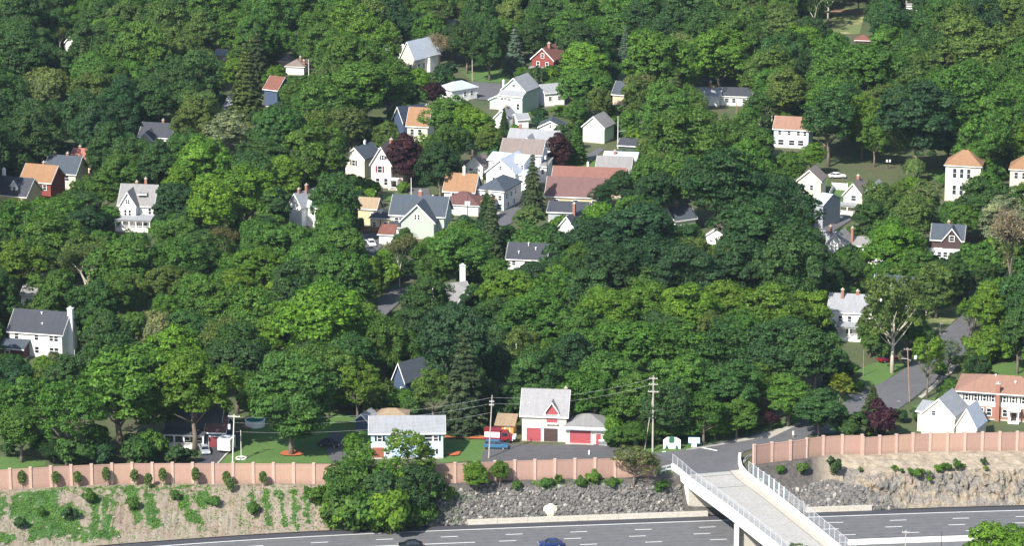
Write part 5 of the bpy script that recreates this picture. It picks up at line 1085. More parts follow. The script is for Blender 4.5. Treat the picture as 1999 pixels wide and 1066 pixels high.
def limbs(h0, H_, a, zc, c, n=7, r=.32, seed=0, fork=None):
    rr = random.Random(seed); mb = MB(); mb.tube([(0, 0, -.4), (.05, .02, h0*.5), (rr.uniform(-.2, .2), rr.uniform(-.2, .2), h0), (rr.uniform(-.3, .3), rr.uniform(-.3, .3), zc+c*.5)], [r*1.35, r, r*.8, r*.25], 8)
    for k in range(n):
        th = k*2.4+rr.uniform(-.3, .3); z = h0*rr.uniform(.75, 1.2); el = rr.uniform(.4, 1.1); L = a*.75
        p0 = (0, 0, z); p1 = (math.cos(th)*L*.45, math.sin(th)*L*.45, z+L*.5*el); p2 = (math.cos(th+.2)*L, math.sin(th+.2)*L, z+L*1.1*el)
        mb.tube([p0, p1, p2], [r*.5, r*.33, r*.08], 5)
    return mb
# nominal tree: half width 5, total height 13.5, crown centre at 8.2
V_BROAD = []
for i in range(6):
    c_ = [5.0, 5.4, 4.6, 5.2, 4.4, 5.0][i]
    V_BROAD.append((crown('broad_crown', 5, c_, 13.6-c_-.2, [24, 30, 21, 27, 32, 24][i], 14, 66, .145, rbig=[.36, .33, .4, .35, .3, .37][i], rs=[.17, .15, .19, .16, .145, .19][i], lo=-.9), limbs(4.2, 9, 5, 8.2, c_, 7, seed=i).mesh('broad_trunk', BARK, True)))
V_LAYER = []   # maples with flat layered sprays
for i in range(3): V_LAYER.append((crown('layered_crown', 5, 5.2, 8.2, 28, 14, 80, .14, rbig=.32, rs=.22, flat=.6, lo=-.9), limbs(3.6, 9, 5, 8.2, 5, 8, seed=i+20).mesh('layered_trunk', BARK, True)))
V_OPEN = []    # airy crowns with limbs showing
for i in range(3): V_OPEN.append((crown('open_crown', 5, 5.2, 8.6, 14, 10, 56, .145, rbig=.4, rs=.17, lo=-.4), limbs(4.4, 9, 5.2, 8.6, 5, 11, .3, seed=i+40).mesh('open_trunk', PBARK if i == 1 else BARK, True)))
def weep():
    C = []; Nn = []
    for k in range(230):
        d = sph(1)[0]; d[2] = abs(d[2])*.9+.1; p0 = d*np.array([4.3, 4.3, 3.6])*nrng.uniform(.7, 1.0)+np.array([0, 0, 5.4]); L = nrng.uniform(1.2, 3.6)
        t_ = nrng.uniform(0, 1, 55)[:, None]; o = d*np.array([1, 1, 0]); C.append(p0+t_*np.array([0, 0, -L])+o*t_*.6+nrng.normal(size=(55, 3))*.2); Nn.append(np.tile(o+np.array([0, 0, .35]), (55, 1))+nrng.normal(size=(55, 3))*.4)
    return quads('weeping_crown', np.concatenate(C), np.concatenate(Nn), .15, 2.0)
V_MAPLE = [(crown('great_maple_crown', 5, 5.9, 7.2, 48, 18, 80, .13, rbig=.26, rs=.16, flat=.7, lo=-.95), limbs(2.6, 9, 5, 6.5, 5, 9, .3, seed=33).mesh('great_maple_trunk', BARK, True))]
V_WEEP = [(weep(), limbs(3, 7, 4.5, 6, 3, 7, .35, seed=60).mesh('weeping_trunk', BARK, True)) for _ in range(2)]
def spruce(H_, a, tiers, dens, size, droop=.35, gap=.25):
    C = []; Nn = []; mb = MB().tube([(0, 0, -.3), (0, 0, H_*.5), (0, 0, H_*.98)], [.3, .18, .03], 7)
    for i in range(tiers):
        f = i/(tiers-1); z = H_*(.08+.9*f); r = a*(1-f)**.85*nrng.uniform(.85, 1.1)+.25; nb = max(5, int(13*(1-f)+5))
        for k in range(nb):
            th = k/nb*6.283+i*1.7+nrng.uniform(-.2, .2); L = r*nrng.uniform(.75, 1.12); m = max(6, int(dens*L)); t_ = nrng.uniform(.12, 1, m)**.8
            w = .45*(1-.6*t_)*nrng.normal(size=m); x = math.cos(th)*L*t_-math.sin(th)*w; y = math.sin(th)*L*t_+math.cos(th)*w
            zz = z-droop*L*t_**1.2-np.abs(w)*.25+nrng.normal(size=m)*.07; C.append(np.stack([x, y, zz], 1)); nn = np.zeros((m, 3)); nn[:, 2] = 1; nn[:, 0] = math.cos(th)*.5; nn[:, 1] = math.sin(th)*.5; Nn.append(nn+nrng.normal(size=(m, 3))*.35)
    return quads('conifer_crown', np.concatenate(C), np.concatenate(Nn), size, 1.7), mb.mesh('conifer_trunk', BARK, True)
V_CON = [spruce(15, 3.9, 20, 38, .17), spruce(15, 4.3, 17, 36, .19, .5), spruce(15, 3.5, 22, 38, .165, .25)]
def shrubv(a, c, lo=-.1, n=9): return (crown('shrub_crown', a, c, c*.8, n, 10, 40, .12, rbig=.45, rs=.3, lo=lo), MB().tube([(0, 0, -.2), (0, 0, c*.8)], [.08, .04], 5).mesh('shrub_stem', BARK))
V_SHRUB = [shrubv(1.5, 1.4), shrubv(1.5, 1.6), shrubv(1.5, 1.2)]
def sap(): 
    C = sph(900)*nrng.uniform(.3, 1, (900, 1))**.5; C = C*np.array([.72, .72, 1.15])*(1-.35*C[:, 2:3])+np.array([0, 0, 2.25]); return quads('sapling_crown', C, sph(900)+np.array([0, 0, .5]), .09), MB().tube([(0, 0, -.1), (0, 0, 2.6)], [.05, .02], 5).mesh('sapling_stem', PBARK)
V_SAP = [sap(), sap()]
def barebr(H_, a, seed, fork=2, depth=5, twig=.012, r0=.21):
    rr = random.Random(seed); mb = MB(); tips = []
    def go(p, d, L, r, dep):
        q = p+d*L; md = p+d*L*.5+Vector((rr.uniform(-1, 1), rr.uniform(-1, 1), 0))*L*.07; mb.tube([p, md, q], [r, r*.85, r*.68], 6 if dep > 2 else (4 if dep > 0 else 3), cap=False)
        if dep == 0: tips.append(q); return
        for k in range(2 if dep > 2 else 3):
            ax = Vector((rr.uniform(-1, 1), rr.uniform(-1, 1), rr.uniform(-.3, .3))).normalized(); nd = (d+ax*rr.uniform(.35, .75)+Vector((0, 0, .12))).normalized(); go(q, nd, L*rr.uniform(.62, .82), r*.64, dep-1)
        if rr.random() < .4: tips.append(q)
    for k in range(fork):
        go(Vector((0, 0, -.2)) if fork == 1 else Vector((0, 0, 1.2)), Vector((rr.uniform(-.3, .3) if fork > 1 else 0, rr.uniform(-.2, .2) if fork > 1 else 0, 1)).normalized(), H_*.3, r0, depth)
    if fork > 1: mb.tube([(0, 0, -.3), (0, 0, 1.4)], [r0*1.5, r0*1.25], 8)
    return mb, tips
V_BARE = []
for i, (fk, m_) in enumerate([(1, PBARK), (3, PBARK), (2, BARK)]):
    mb, tips = barebr(13, 4, 70+i, fk, 5); tr_ = mb.mesh('bare_branches', m_, True); tp = np.array([q[:] for q in tips]); C = np.repeat(tp, 26, axis=0)+nrng.normal(size=(len(tp)*26, 3))*.6
    V_BARE.append((quads('sparse_crown', C, sph(len(C))+np.array([0, 0, .6]), .125), tr_))
# hazy leafless twigs crown (pale brown)
TONES = {'d': ((0.043, 0.1, 0.027), 'dark green'), 'D': ((0.029, 0.076, 0.026), 'very dark green'), 'm': ((0.067, 0.15, 0.024), 'mid green'), 'b': ((0.098, 0.196, 0.02), 'bright green'), 'Y': ((0.16, 0.23, 0.02), 'vivid yellow-green'),
         'y': ((0.125, 0.185, 0.055), 'pale olive'), 'o': ((0.085, 0.142, 0.032), 'olive'), 's': ((0.2, 0.23, 0.12), 'silvery green'), 'p': ((0.045, 0.014, 0.022), 'deep purple'), 'c': ((0.06, 0.092, 0.038), 'brownish green'),
         'g': ((0.115, 0.165, 0.125), 'blue-grey'), 'n': ((0.115, 0.13, 0.055), 'tan-green'), 'w': ((0.22, 0.19, 0.14), 'pale brown')}
SHAPES = {'B': (V_BROAD, 'oak_tree', 'oak', 8.2, 5.0, 13.6), 'L': (V_LAYER, 'maple_tree', 'maple', 8.2, 5.2, 13.6), 'O': (V_OPEN, 'ash_tree', 'airy ash tree', 8.6, 5.2, 13.8), 'W': (V_WEEP, 'willow_tree', 'willow', 5.6, 3.8, 9.5),
          'C': (V_CON, 'spruce_tree', 'spruce', 7.5, 7.5, 15), 'M': (V_MAPLE, 'maple_tree', 'maple', 7.2, 5.9, 13.2), 'S': (V_SHRUB, 'shrub', 'shrub', 1.4, 1.5, 2.8), 'X': (V_BARE, 'sycamore_tree', 'sparse pale-limbed sycamore', 7, 6.0, 13)}
TREES = []      # dict records
def rec(shape, x, y, z, R_, sz, tone, var=None, hero=False, lift=0, protect=False, label=None):
    V, nm, kd, zc, hc, H_ = SHAPES[shape]; n0 = {'S': 1.5, 'C': 3.8}.get(shape, 5.0)
    u, v, s = P((x, y, z+zc*sz)); rx = R_*s; ry = (hc*sz*.97+R_*.22)*s
    d = dict(shape=shape, x=x, y=y, z=z, R=R_, sz=sz, sxy=R_/n0, tone=tone, var=rnd.randrange(len(V)) if var is None else var, u=u, v=v, rx=rx, ry=ry, hero=hero, rz=rnd.uniform(0, 6.28), label=label)
    TREES.append(d); return d
def blocked(d, lim=2):
    a, b = int((d['v']-d['ry'])//4), int((d['v']+d['ry'])//4)+1; c, e = int((d['u']-d['rx'])//4), int((d['u']+d['rx'])//4)+1
    a2, b2, c2, e2 = max(0, a), min(VG.shape[0], b), max(0, c), min(VG.shape[1], e)
    if a2 >= b2 or c2 >= e2: return False
    sub = VG[a2:b2, c2:e2]; yy = (np.arange(a2, b2)*4+2-d['v'])[:, None]/(d['ry']*.98); xx = (np.arange(c2, e2)*4+2-d['u'])[None, :]/(d['rx']*.98)
    m = (xx*xx+yy*yy) < 1; return (m & (sub > d['y']-1.5)).sum() > lim
def in_house(x, y, pad):
    for (cx, cy, x0, y0, x1, y1, loc, a, *_r) in HOUSES:
        dx, dy = x-loc.x, y-loc.y
        if abs(dx) > 30 or abs(dy) > 30: continue
        lx = dx*math.cos(a)+dy*math.sin(a); ly = -dx*math.sin(a)+dy*math.cos(a)
        if x0-pad < lx < x1+pad and y0-pad < ly < y1+pad: return True
    return False
def hero(u, v, wpx, tone, shape='B', hk=1.0, var=None, base=None, label=None, force=False, _try=0):
    """crown centre pixel and crown width in photograph pixels"""
    V, nm, kd, zc, hc, H_ = SHAPES[shape]; n0 = {'S': 1.5, 'C': 3.8}.get(shape, 5.0); z = GZ if base is None else base
    p = W(u, v, z+8)
    for _ in range(4):
        s = P(p)[2]; R_ = wpx/2/s; sz = R_/n0*hk; p = W(u, v, z+zc*sz)
    if base is None and v > 885:      # on the slopes: walk along the sight line until the crown stands on the ground
        d_ = ray(u, v); t_ = (GZ+12-CAM.z)/d_.z
        for _ in range(900):
            p = CAM+d_*t_
            if p.z-zc*sz <= ground_z(p.x, p.y): break
            t_ += .1
        z = ground_z(p.x, p.y)
    d = rec(shape, p.x, p.y, z, R_, sz, tone, var, True, label=label)
    if base is None and z > GZ-.2 and not label and not force and shape != 'C' and _try < 14 and (blocked(d, 5) or in_house(d['x'], d['y'], .8)):
        TREES.pop()
        if _try > 12: print('dropped', u, v, shape, tone); return None
        return hero(u+(-1)**_try*_try*.8, v-1.5, wpx*.955, tone, shape, hk, var, base, label, False, _try+1)
    return d
hero(378, 762, 150, 'b', 'B', 1.0, force=True); hero(795, 305, 74, 'p', 'B', 1.05, force=True); hero(1092, 288, 50, 'p', 'B', 1.0, force=True)
hero(567, 779, 160, 'm', 'M', 1.0, 0, label='big round layered maple on its red mulch ring in the lawn')
for a in [ # u, v, width, tone, shape, height factor
 (232,765,190,'m','B',.8),(105,880,60,'D','B',.5),(340,700,110,'b','B',1),(462,722,110,'d','B',1),(60,790,100,'m','O',1),(18,800,80,'m','B',1.1),(128,812,120,'m','O',1),(300,790,110,'m','B',1),(40,840,90,'m','B',.9),(180,855,70,'m','B',.6),(90,868,60,'d','B',.6),(280,865,70,'D','B',.6),
 (700,760,110,'b','O',1.1),(640,640,170,'b','B',.85),(715,655,130,'b','B',.95),(560,650,120,'b','B',.9),(640,730,110,'m','B',1),(505,620,110,'m','B',.9),(300,635,105,'s','W',.8),(255,640,60,'m','B',1),(375,655,110,'d','B',.8),(420,600,120,'m','B',.9),
 (905,745,105,'c','C',1.0),(845,765,70,'o','B',1.1),(815,745,60,'m','B',1),(1010,690,90,'o','O',1.1),(1110,715,110,'D','B',1),(1050,740,110,'d','B',1),(1180,745,110,'m','B',.9),(1240,780,100,'m','B',.9),(1140,770,100,'m','B',.9),(1205,815,90,'m','B',.75),(1180,845,40,'m','B',.7),(1212,850,50,'m','B',.6),(1258,852,44,'m','B',.6),(1285,845,46,'d','B',.6),(1300,835,60,'m','B',.7),(1345,840,60,'m','B',.6),(1415,842,50,'m','B',.6),(1340,815,70,'m','B',.8),(1460,832,40,'m','B',.6),(1280,815,70,'d','B',.8),
 (1310,800,100,'d','B',.9),(1375,815,90,'m','B',.9),(1330,745,110,'m','B',.9),(1430,760,110,'d','B',.9),(1440,815,90,'m','B',.8),(1395,838,50,'b','B',.8),(1240,845,50,'m','B',.8),(1540,775,100,'m','B',.8),(1600,805,110,'d','B',.75),(1501,835,42,'p','B',1.1),
 (1640,757,50,'Y','O',1.0),(1703,790,60,'c','C',.7),(1765,797,62,'g','O',.9),(1180,620,120,'b','B',.8),(1265,605,115,'b','B',.8),(1345,612,120,'b','B',.8),(1425,600,115,'b','B',.8),(1505,610,120,'b','B',.8),(1575,615,100,'b','B',.9),(1625,650,80,'b','B',1.1),
 (1230,680,130,'m','B',.8),(1325,690,125,'m','B',.8),(1420,690,125,'d','B',.85),(1515,690,130,'d','B',.85),(1590,700,110,'d','B',1),(1040,620,120,'m','B',.85),(995,580,110,'b','B',.8),(1085,575,90,'m','O',.9),(960,620,80,'d','B',.9),
 (830,590,100,'d','B',1),(800,640,70,'d','B',1),(110,480,120,'m','B',.85),(50,450,120,'m','O',.9),(45,530,130,'b','B',.9),(180,600,90,'d','B',1.1),(235,530,120,'m','B',.9),(170,540,90,'o','X',1),(390,580,100,'m','B',.85),(330,565,90,'o','B',.9),(510,535,110,'b','B',.8),(440,480,80,'n','X',.8),
 (350,405,105,'D','B',.9),(348,462,80,'m','B',.9),(400,330,120,'b','B',.9),(200,385,110,'m','B',.95),(160,360,90,'o','O',.9),(110,380,100,'o','B',.8),(440,262,90,'s','B',.8),(480,380,110,'b','B',.9),(540,420,100,'d','B',1.1),(90,160,110,'y','W',.8),(480,160,80,'o','C',1),(500,110,60,'c','C',1),
 (620,320,150,'m','B',1.1),(690,350,100,'d','B',1),(740,370,70,'d','B',1.1),(860,330,95,'D','B',1.15),(825,260,80,'m','B',1),(865,245,120,'m','B',.95),(825,160,95,'m','B',1),(846,180,46,'p','B',.8),(690,180,130,'m','B',.8),(620,210,100,'m','B',1),(560,190,70,'b','B',1),
 (1005,95,50,'g','C',.95),(1222,92,46,'g','C',.95),(1135,180,110,'m','B',.8),(1282,125,130,'m','B',.95),(1405,110,110,'b','B',.9),(1080,320,60,'p','B',.6),(1126,280,50,'m','C',.8),(1040,360,54,'c','C',1.15),(960,440,60,'c','C',1.1),(984,232,24,'d','C',1),
 (1490,470,190,'D','B',.85),(1400,370,170,'D','B',.9),(1210,385,110,'D','B',.9),(1170,395,60,'D','B',1),(1240,460,130,'D','B',.9),(1160,480,120,'D','B',.9),(1320,490,140,'D','B',.9),(1640,525,90,'D','B',1),(1030,440,90,'y','B',.8),(1100,500,110,'m','B',.9),(1030,530,110,'y','B',.8),(1200,540,130,'D','B',.9),
 (1340,360,110,'m','B',1),(1340,280,140,'m','B',.9),(1440,280,120,'m','O',1),(1700,330,100,'m','B',1),(1810,400,100,'y','O',1),(1780,345,90,'y','W',1.1),(1765,595,90,'o','O',1.2),(1710,640,80,'o','O',1.2),(1930,615,112,'b','L',1.45),(1990,660,90,'d','B',1.3),(1745,615,110,'o','O',1.5),(1812,600,50,'m','O',1.3),(1960,510,130,'w','X',1),(1700,440,110,'d','B',.95),(1740,490,110,'b','B',.9),
 (1620,240,110,'d','B',1.1),(1790,235,150,'D','B',.9),(1890,200,150,'m','B',.9),(1900,330,110,'m','B',1),(1920,400,100,'d','B',1),(1960,430,90,'s','B',.9),(1830,560,90,'o','B',1),(1850,700,40,'g','O',1),(1815,670,44,'b','O',1.3),(1790,430,90,'o','B',1),(1700,150,140,'m','B',.9),(1900,100,140,'o','B',.9),
 (860,105,60,'w','X',1.0),(690,420,90,'d','X',1.0),(780,505,80,'n','X',1.1),(1590,15,70,'y','X',1),(1657,20,44,'w','X',1.0),(115,78,40,'o','X',.9),(60,560,50,'m','B',1),(1075,650,60,'o','X',.9),(950,400,40,'d','C',.8),(1880,435,60,'m','B',1),(1985,815,70,'m','B',.8),(1960,720,60,'d','B',.7),
 (740,450,40,'o','B',.8),(830,500,130,'m','O',.8),(900,500,120,'m','B',.8),(870,450,70,'o','X',.8)]: hero(*a)
# plants on the cutting slope and the near bank
for a in [(678,950,92,'m','B',1.0),(700,890,66,'b','O',1.3),(740,965,90,'d','B',.9),(795,888,88,'b','O',1.15),(812,950,95,'d','B',1.0),(655,985,50,'m','B',.9),(765,930,60,'b','O',1.2),(929,930,52,'b','B',1.0),(976,922,34,'b','B',1.1),(1238,905,84,'n','O',.75),(1292,948,30,'m','B',.5)]: hero(*a)
hero(1945,1085,125,'b','B',.9, base=8); hero(1895,1110,70,'b','B',.9, base=8); hero(1985,1075,90,'b','B',1, base=8); hero(1560,1086,50,'o','O',1, base=8)
for (u, v, w, tn, sh, hk) in [(1812,700,62,'b','O',1.5),(1745,605,120,'o','O',1.25),(1700,655,46,'m','B',1.2),(1853,690,44,'g','O',1.2),(1835,722,30,'d','B',1),(1893,610,40,'b','O',1.4),(1240,60,0,'m','B',1)]:
    if w: hero(u, v, w, tn, sh, hk, force=True)
slope_shrubs = [(150,884,66,'d'),(200,888,50,'D'),(268,886,60,'d'),(312,884,56,'D'),(345,890,40,'d'),(20,890,40,'d'),(295,872,50,'m'),(365,893,30,'D'),(700,995,84,'m'),(762,998,84,'b'),(822,985,70,'m'),(662,998,64,'m'),(736,965,90,'d'),(690,960,80,'m'),(790,960,80,'b'),(845,955,50,'d'),(1200,862,46,'m'),(1225,868,40,'d'),(1262,866,40,'m'),(1338,852,50,'m'),(1385,852,46,'m'),(1420,846,44,'d'),(1450,838,40,'b'),(1475,830,40,'n'),(1130,835,50,'m'),(1195,845,50,'b'),(690,1008,70,'m'),(735,1012,70,'b'),(785,1012,60,'m'),(820,1002,50,'m'),(650,1012,50,'b'),(830,975,40,'m'),(875,966,34,'b'),(1160,934,24,'b'),(1196,943,22,'m'),(1068,945,26,'m'),(1135,946,18,'m'),(1567,914,26,'o'),(1628,914,26,'d'),(1524,918,18,'m'),
 (175,972,22,'m'),(258,985,26,'m'),(340,968,20,'m'),(418,980,22,'m'),(495,995,22,'m'),(622,970,36,'b'),(135,1006,26,'d'),(40,1022,22,'d'),(80,1000,18,'m'),(1680,918,9,'m'),(1743,909,8,'d'),(1730,921,8,'m'),(1781,899,6,'d'),(1830,916,13,'b'),(1842,912,16,'b'),(1852,914,12,'m'),(1868,909,15,'m'),(1880,910,11,'b'),(1777,921,11,'m'),(1790,925,14,'b'),(1800,922,10,'b'),(1815,926,9,'m'),(1921,903,11,'d'),(1925,916,9,'b'),(1814,937,10,'b'),(1746,915,12,'b'),(1760,919,9,'m'),(1685,914,9,'b'),(600,960,16,'m'),(1010,950,20,'m'),(1090,938,14,'m'),(1285,958,16,'m'),
 (877,876,26,'m'),(790,378,34,'b'),(857,884,12,'b'),(836,884,10,'Y'),(835,397,24,'m'),(1698,845,18,'Y'),(1727,842,18,'Y'),(1665,838,60,'d'),(1720,826,60,'p'),(1480,806,40,'n'),(1830,735,22,'d'),(1920,735,60,'m'),(1900,722,40,'o'),(1850,835,20,'m'),(1860,850,18,'d'),(1088,845,12,'m'),(1070,150,44,'b'),(950,215,40,'b'),(1720,690,30,'d'),(1680,630,40,'m'),(1655,690,44,'m'),(30,700,50,'n'),(70,700,50,'n'),(110,705,40,'n'),(180,668,30,'p'),(60,668,26,'g'),(1700,600,40,'m')]
for (u, v, w, tn) in slope_shrubs: hero(u, v, w, tn, 'S', rnd.uniform(.9, 1.4))
for d in TREES:        # keep the trees one can tell apart in view
    f_ = .62 if d['shape'] == 'X' else .8 if d['shape'] in 'CWM' or d['tone'] in 'psgY' else .45
    dv = -d['ry']*.3 if d['shape'] == 'X' else 0 if f_ > .5 else -d['ry']*.35
    if d['shape'] == 'S' or d['y'] < 660: continue
    a, b = int((d['v']+dv-d['ry']*f_)//4), int((d['v']+dv+d['ry']*f_)//4)+1; c, e = int((d['u']-d['rx']*f_)//4), int((d['u']+d['rx']*f_)//4)+1
    for gy in range(max(0, a), min(VG.shape[0], b)):
        for gx in range(max(0, c), min(VG.shape[1], e)):
            if ((gy*4+2-d['v']-dv)/(d['ry']*f_))**2+((gx*4+2-d['u'])/(d['rx']*f_))**2 < 1: VG[gy, gx] = max(VG[gy, gx], d['y']-1)
# ---- automatic canopy: every remaining patch of ground that the photograph shows as trees
import bisect
# blots of colour, read off the photograph, that the automatic trees take on
BLOTS = [(60,60,90,'d'),(230,60,90,'m'),(330,80,70,'o'),(420,60,80,'m'),(600,60,110,'m'),(720,60,90,'o'),(900,20,60,'o'),(950,70,90,'d'),(1090,30,110,'d'),(1200,50,80,'m'),(1350,30,110,'d'),(1450,60,90,'o'),(1560,120,80,'d'),(1650,110,90,'m'),(1780,70,110,'d'),(1900,60,110,'o'),(1970,160,80,'m'),(1880,240,110,'m'),(1750,180,80,'o'),
 (60,230,100,'d'),(180,230,90,'D'),(330,190,110,'d'),(250,130,90,'m'),(400,210,60,'o'),(500,290,90,'d'),(560,330,90,'m'),(700,240,90,'o'),(740,150,70,'m'),(650,160,60,'m'),(30,420,70,'b'),(250,330,70,'d'),(130,280,50,'d'),(480,450,90,'m'),(420,400,90,'b'),(600,480,90,'m'),(640,540,90,'m'),(700,560,60,'b'),(550,590,90,'b'),(300,480,90,'m'),(120,640,80,'m'),
 (950,540,70,'m'),(900,610,90,'D'),(980,500,60,'m'),(1250,340,80,'o'),(1290,230,100,'m'),(1380,220,80,'o'),(1480,350,90,'m'),(1550,400,60,'D'),(1450,400,80,'D'),(1280,420,90,'D'),(1340,440,90,'D'),(1400,530,120,'D'),(1280,500,100,'D'),(1550,560,80,'D'),(1130,620,70,'m'),(1060,700,90,'m'),(970,720,80,'d'),(1200,720,90,'m'),(1280,760,80,'m'),
 (1740,420,70,'o'),(1760,540,60,'m'),(1850,470,60,'m'),(1950,380,70,'m'),(1880,560,60,'d'),(1980,640,80,'b'),(1650,780,60,'m'),(760,700,60,'m'),(540,720,60,'d'),(430,850,60,'D'),(280,870,80,'d')]
def tone_at(u, v):
    best = None; bd = 1e9
    for (a, b, r, t_) in BLOTS:
        d = math.hypot(u-a, v-b)/r
        if d < bd: bd, best = d, t_
    if bd < 1.0 and rnd.random() < .72: return best
    return rnd.choices('dmboDyn', (27, 34, 17, 10, 9, 2, 1))[0]
cellh = {}
def key(x, y): return (int(x//10), int(y//10))
for d in TREES: cellh.setdefault(key(d['x'], d['y']), []).append(d)
def clash(x, y, R_, k=.78):
    cx, cy = key(x, y)
    for i in range(cx-2, cx+3):
        for j in range(cy-2, cy+3):
            for d in cellh.get((i, j), ()):
                rr_ = d['R'] if d['shape'] != 'S' else d['R']*.6
                if (d['x']-x)**2+(d['y']-y)**2 < ((rr_+R_)*k)**2: return True
    return False
nh = len(TREES); rnd.seed(21)
for RR_, n in ((6.6, 900), (5.6, 3600), (4.6, 6500), (3.5, 9000), (2.5, 16000), (1.6, 9000)):
    for _ in range(n):
        y = rnd.uniform(655, 1420); hw_ = y*.1506+14+(38 if _ % 4 == 0 else 0); x = rnd.uniform(-hw_, hw_)
        if y < yw(x)+RR_*.75+1.5: continue
        R_ = RR_*rnd.uniform(.88, 1.12); kk = .80 if RR_ > 4 else .72
        if RR_ < 3 and (y > 820 and rnd.random() < .7): continue
        if clash(x, y, R_, kk) or in_house(x, y, R_*.55+.4): continue
        sz = R_/5*(rnd.uniform(.98, 1.25) if R_ > 4.5 else rnd.uniform(.95, 1.4))
        u, v, s = P((x, y, GZ+8.2*sz)); tn = tone_at(u, v); q = rnd.random()
        sh = 'B' if q < .74 else ('O' if q < .85 else ('L' if q < .985 else 'C'))
        if sh == 'C': tn = rnd.choice('cDg'); R_ *= .7; sz *= .9
        if RR_ < 4 and rnd.random() < (.5 if RR_ > 3 else .9): sh = 'S'; sz = R_/1.5*rnd.uniform(.7, 1.1)
        d = rec(sh, x, y, GZ, R_, sz, tn)
        if blocked(d, 3): TREES.pop(); continue
        cellh.setdefault(key(x, y), []).append(d)
print('trees', nh, len(TREES))
for d in []:
    if d['tone'] == 'p' or d['shape'] in 'CXW': print(d['shape'], d['tone'], int(d['u']), int(d['v']), round(d['rx']), round(d['ry']), int(d['y']))
# ---- near to far: drop what nothing of shows, measure how large each one shows
g4 = 4; Hc, Wc = int(PH//g4)+1, int(PW//g4)+1; cover = np.zeros((Hc, Wc), bool)
TREES.sort(key=lambda d: d['y']); kept = []
for d in TREES:
    a, b = max(0, int((d['v']-d['ry'])//g4)), min(Hc, int((d['v']+d['ry'])//g4)+1); c, e = max(0, int((d['u']-d['rx'])//g4)), min(Wc, int((d['u']+d['rx'])//g4)+1)
    d['vis'] = 0
    if a < b and c < e:
        yy = (np.arange(a, b)*g4+2-d['v'])[:, None]/d['ry']; xx = (np.arange(c, e)*g4+2-d['u'])[None, :]/d['rx']; m = (xx*xx+yy*yy) < .92
        d['vis'] = int((m & ~cover[a:b, c:e]).sum()); mm = (xx*xx+yy*yy) < .75
        if d['shape'] not in 'XO': cover[a:b, c:e] |= mm
    if d['vis'] > 3 or d['hero'] or (d['v'] < 0 and d['v'] > -120) or ((d['u'] < -20 or d['u'] > 2020) and d['R'] > 3): kept.append(d)
print('kept', len(kept))
# individuals by kind; the rest is the far wood
LIMIT = {'B': 290, 'L': 120, 'O': 120}
for sh in SHAPES:
    ks = sorted([d for d in kept if d['shape'] == sh], key=lambda d: -(d['vis']+(1e6 if d['hero'] and d['vis'] > 3 else 0)))
    for i, d in enumerate(ks): d['one'] = i < LIMIT.get(sh, 300) and d['vis'] > 3
ORD = ['nearest', 'second nearest', 'third nearest', 'fourth nearest', 'fifth nearest', 'sixth nearest', 'seventh nearest', 'eighth nearest', 'ninth nearest', 'tenth nearest']+['%s nearest' % w for w in ('eleventh','twelfth','thirteenth','fourteenth','fifteenth','sixteenth')]
LM = [(h[9], h[10], h[8]) for h in HOUSES if h[8]]+[(1400, 960, 'road bridge'), (1311, 862, 'large white sign'), (1273, 800, 'tall double pole'), (1700, 960, 'rock cut'), (1100, 980, 'grey riprap'), (300, 980, 'grassy bank'), (1000, 5, 'top edge of the photo')]
ones = [d for d in kept if d.get('one') and not d['label']]
gb = {}
for d in ones:
    lm = min(LM, key=lambda q: math.hypot(q[0]-d['u'], (q[1]-d['v'])*1.3)); dx, dy = d['u']-lm[0], d['v']-lm[1]
    rel = ('right of' if dx > 0 else 'left of') if abs(dx) > abs(dy)*1.3 else ('just below' if dy > 0 else 'above')
    szw = 'small' if d['rx'] < 24 and d['shape'] not in 'S' else ('broad' if d['rx'] > 52 else '')
    base = ' '.join(x for x in (szw, TONES[d['tone']][1], SHAPES[d['shape']][2]) if x); gb.setdefault((base, rel, lm[2]), []).append((math.hypot(dx, dy), d))
for (base, rel, ph), L in gb.items():
    L.sort(key=lambda q: q[0])
    for i, (_, d) in enumerate(L):
        o_ = '' if len(L) == 1 else ORD[min(i, 15)]+' '
        d['label'] = (o_+base+' '+rel+' the '+ph) if ph[:6] != 'little' else (o_+base+' '+rel+' the '+ph)
GROUPN = {'B': 'oaks and other round-crowned trees of the village', 'L': 'layered maples among the village trees', 'M': 'layered maples among the village trees', 'O': 'airy ash trees with limbs showing', 'W': 'weeping willows', 'C': 'spruces and pines', 'S': 'shrubs on banks and in gardens', 'X': 'sparse pale-limbed trees'}
CATN = {'S': 'shrub'}
seen = {}
for d in kept:
    if not d.get('one'): continue
    V, nm, kd, zc, hc, H_ = SHAPES[d['shape']]; cm, tm = V[d['var'] % len(V)]
    lab = d['label']; k = 0
    if lab in seen: lab = lab+' (behind)'.replace('(', '').replace(')', '')
    seen[lab] = 1
    r = put(None, nm, None, (d['x'], d['y'], d['z']), d['rz'], (d['sxy'], d['sxy'], d['sz'])); r['label'] = ' '.join(lab.split()[:16]); r['category'] = CATN.get(d['shape'], 'tree'); r['group'] = GROUPN[d['shape']]
    c_ = put(cm, 'crown', r); b_ = TONES[d['tone']][0]; j = [rnd.uniform(.9, 1.1), rnd.uniform(.95, 1.06), rnd.uniform(.85, 1.2)]; g0 = rnd.uniform(.84, 1.14)
    c_['tint'] = [b_[0]*j[0]*g0, b_[1]*j[1]*g0, b_[2]*j[2]*g0]
    put(tm, 'trunk' if d['shape'] != 'S' else 'stem', r)
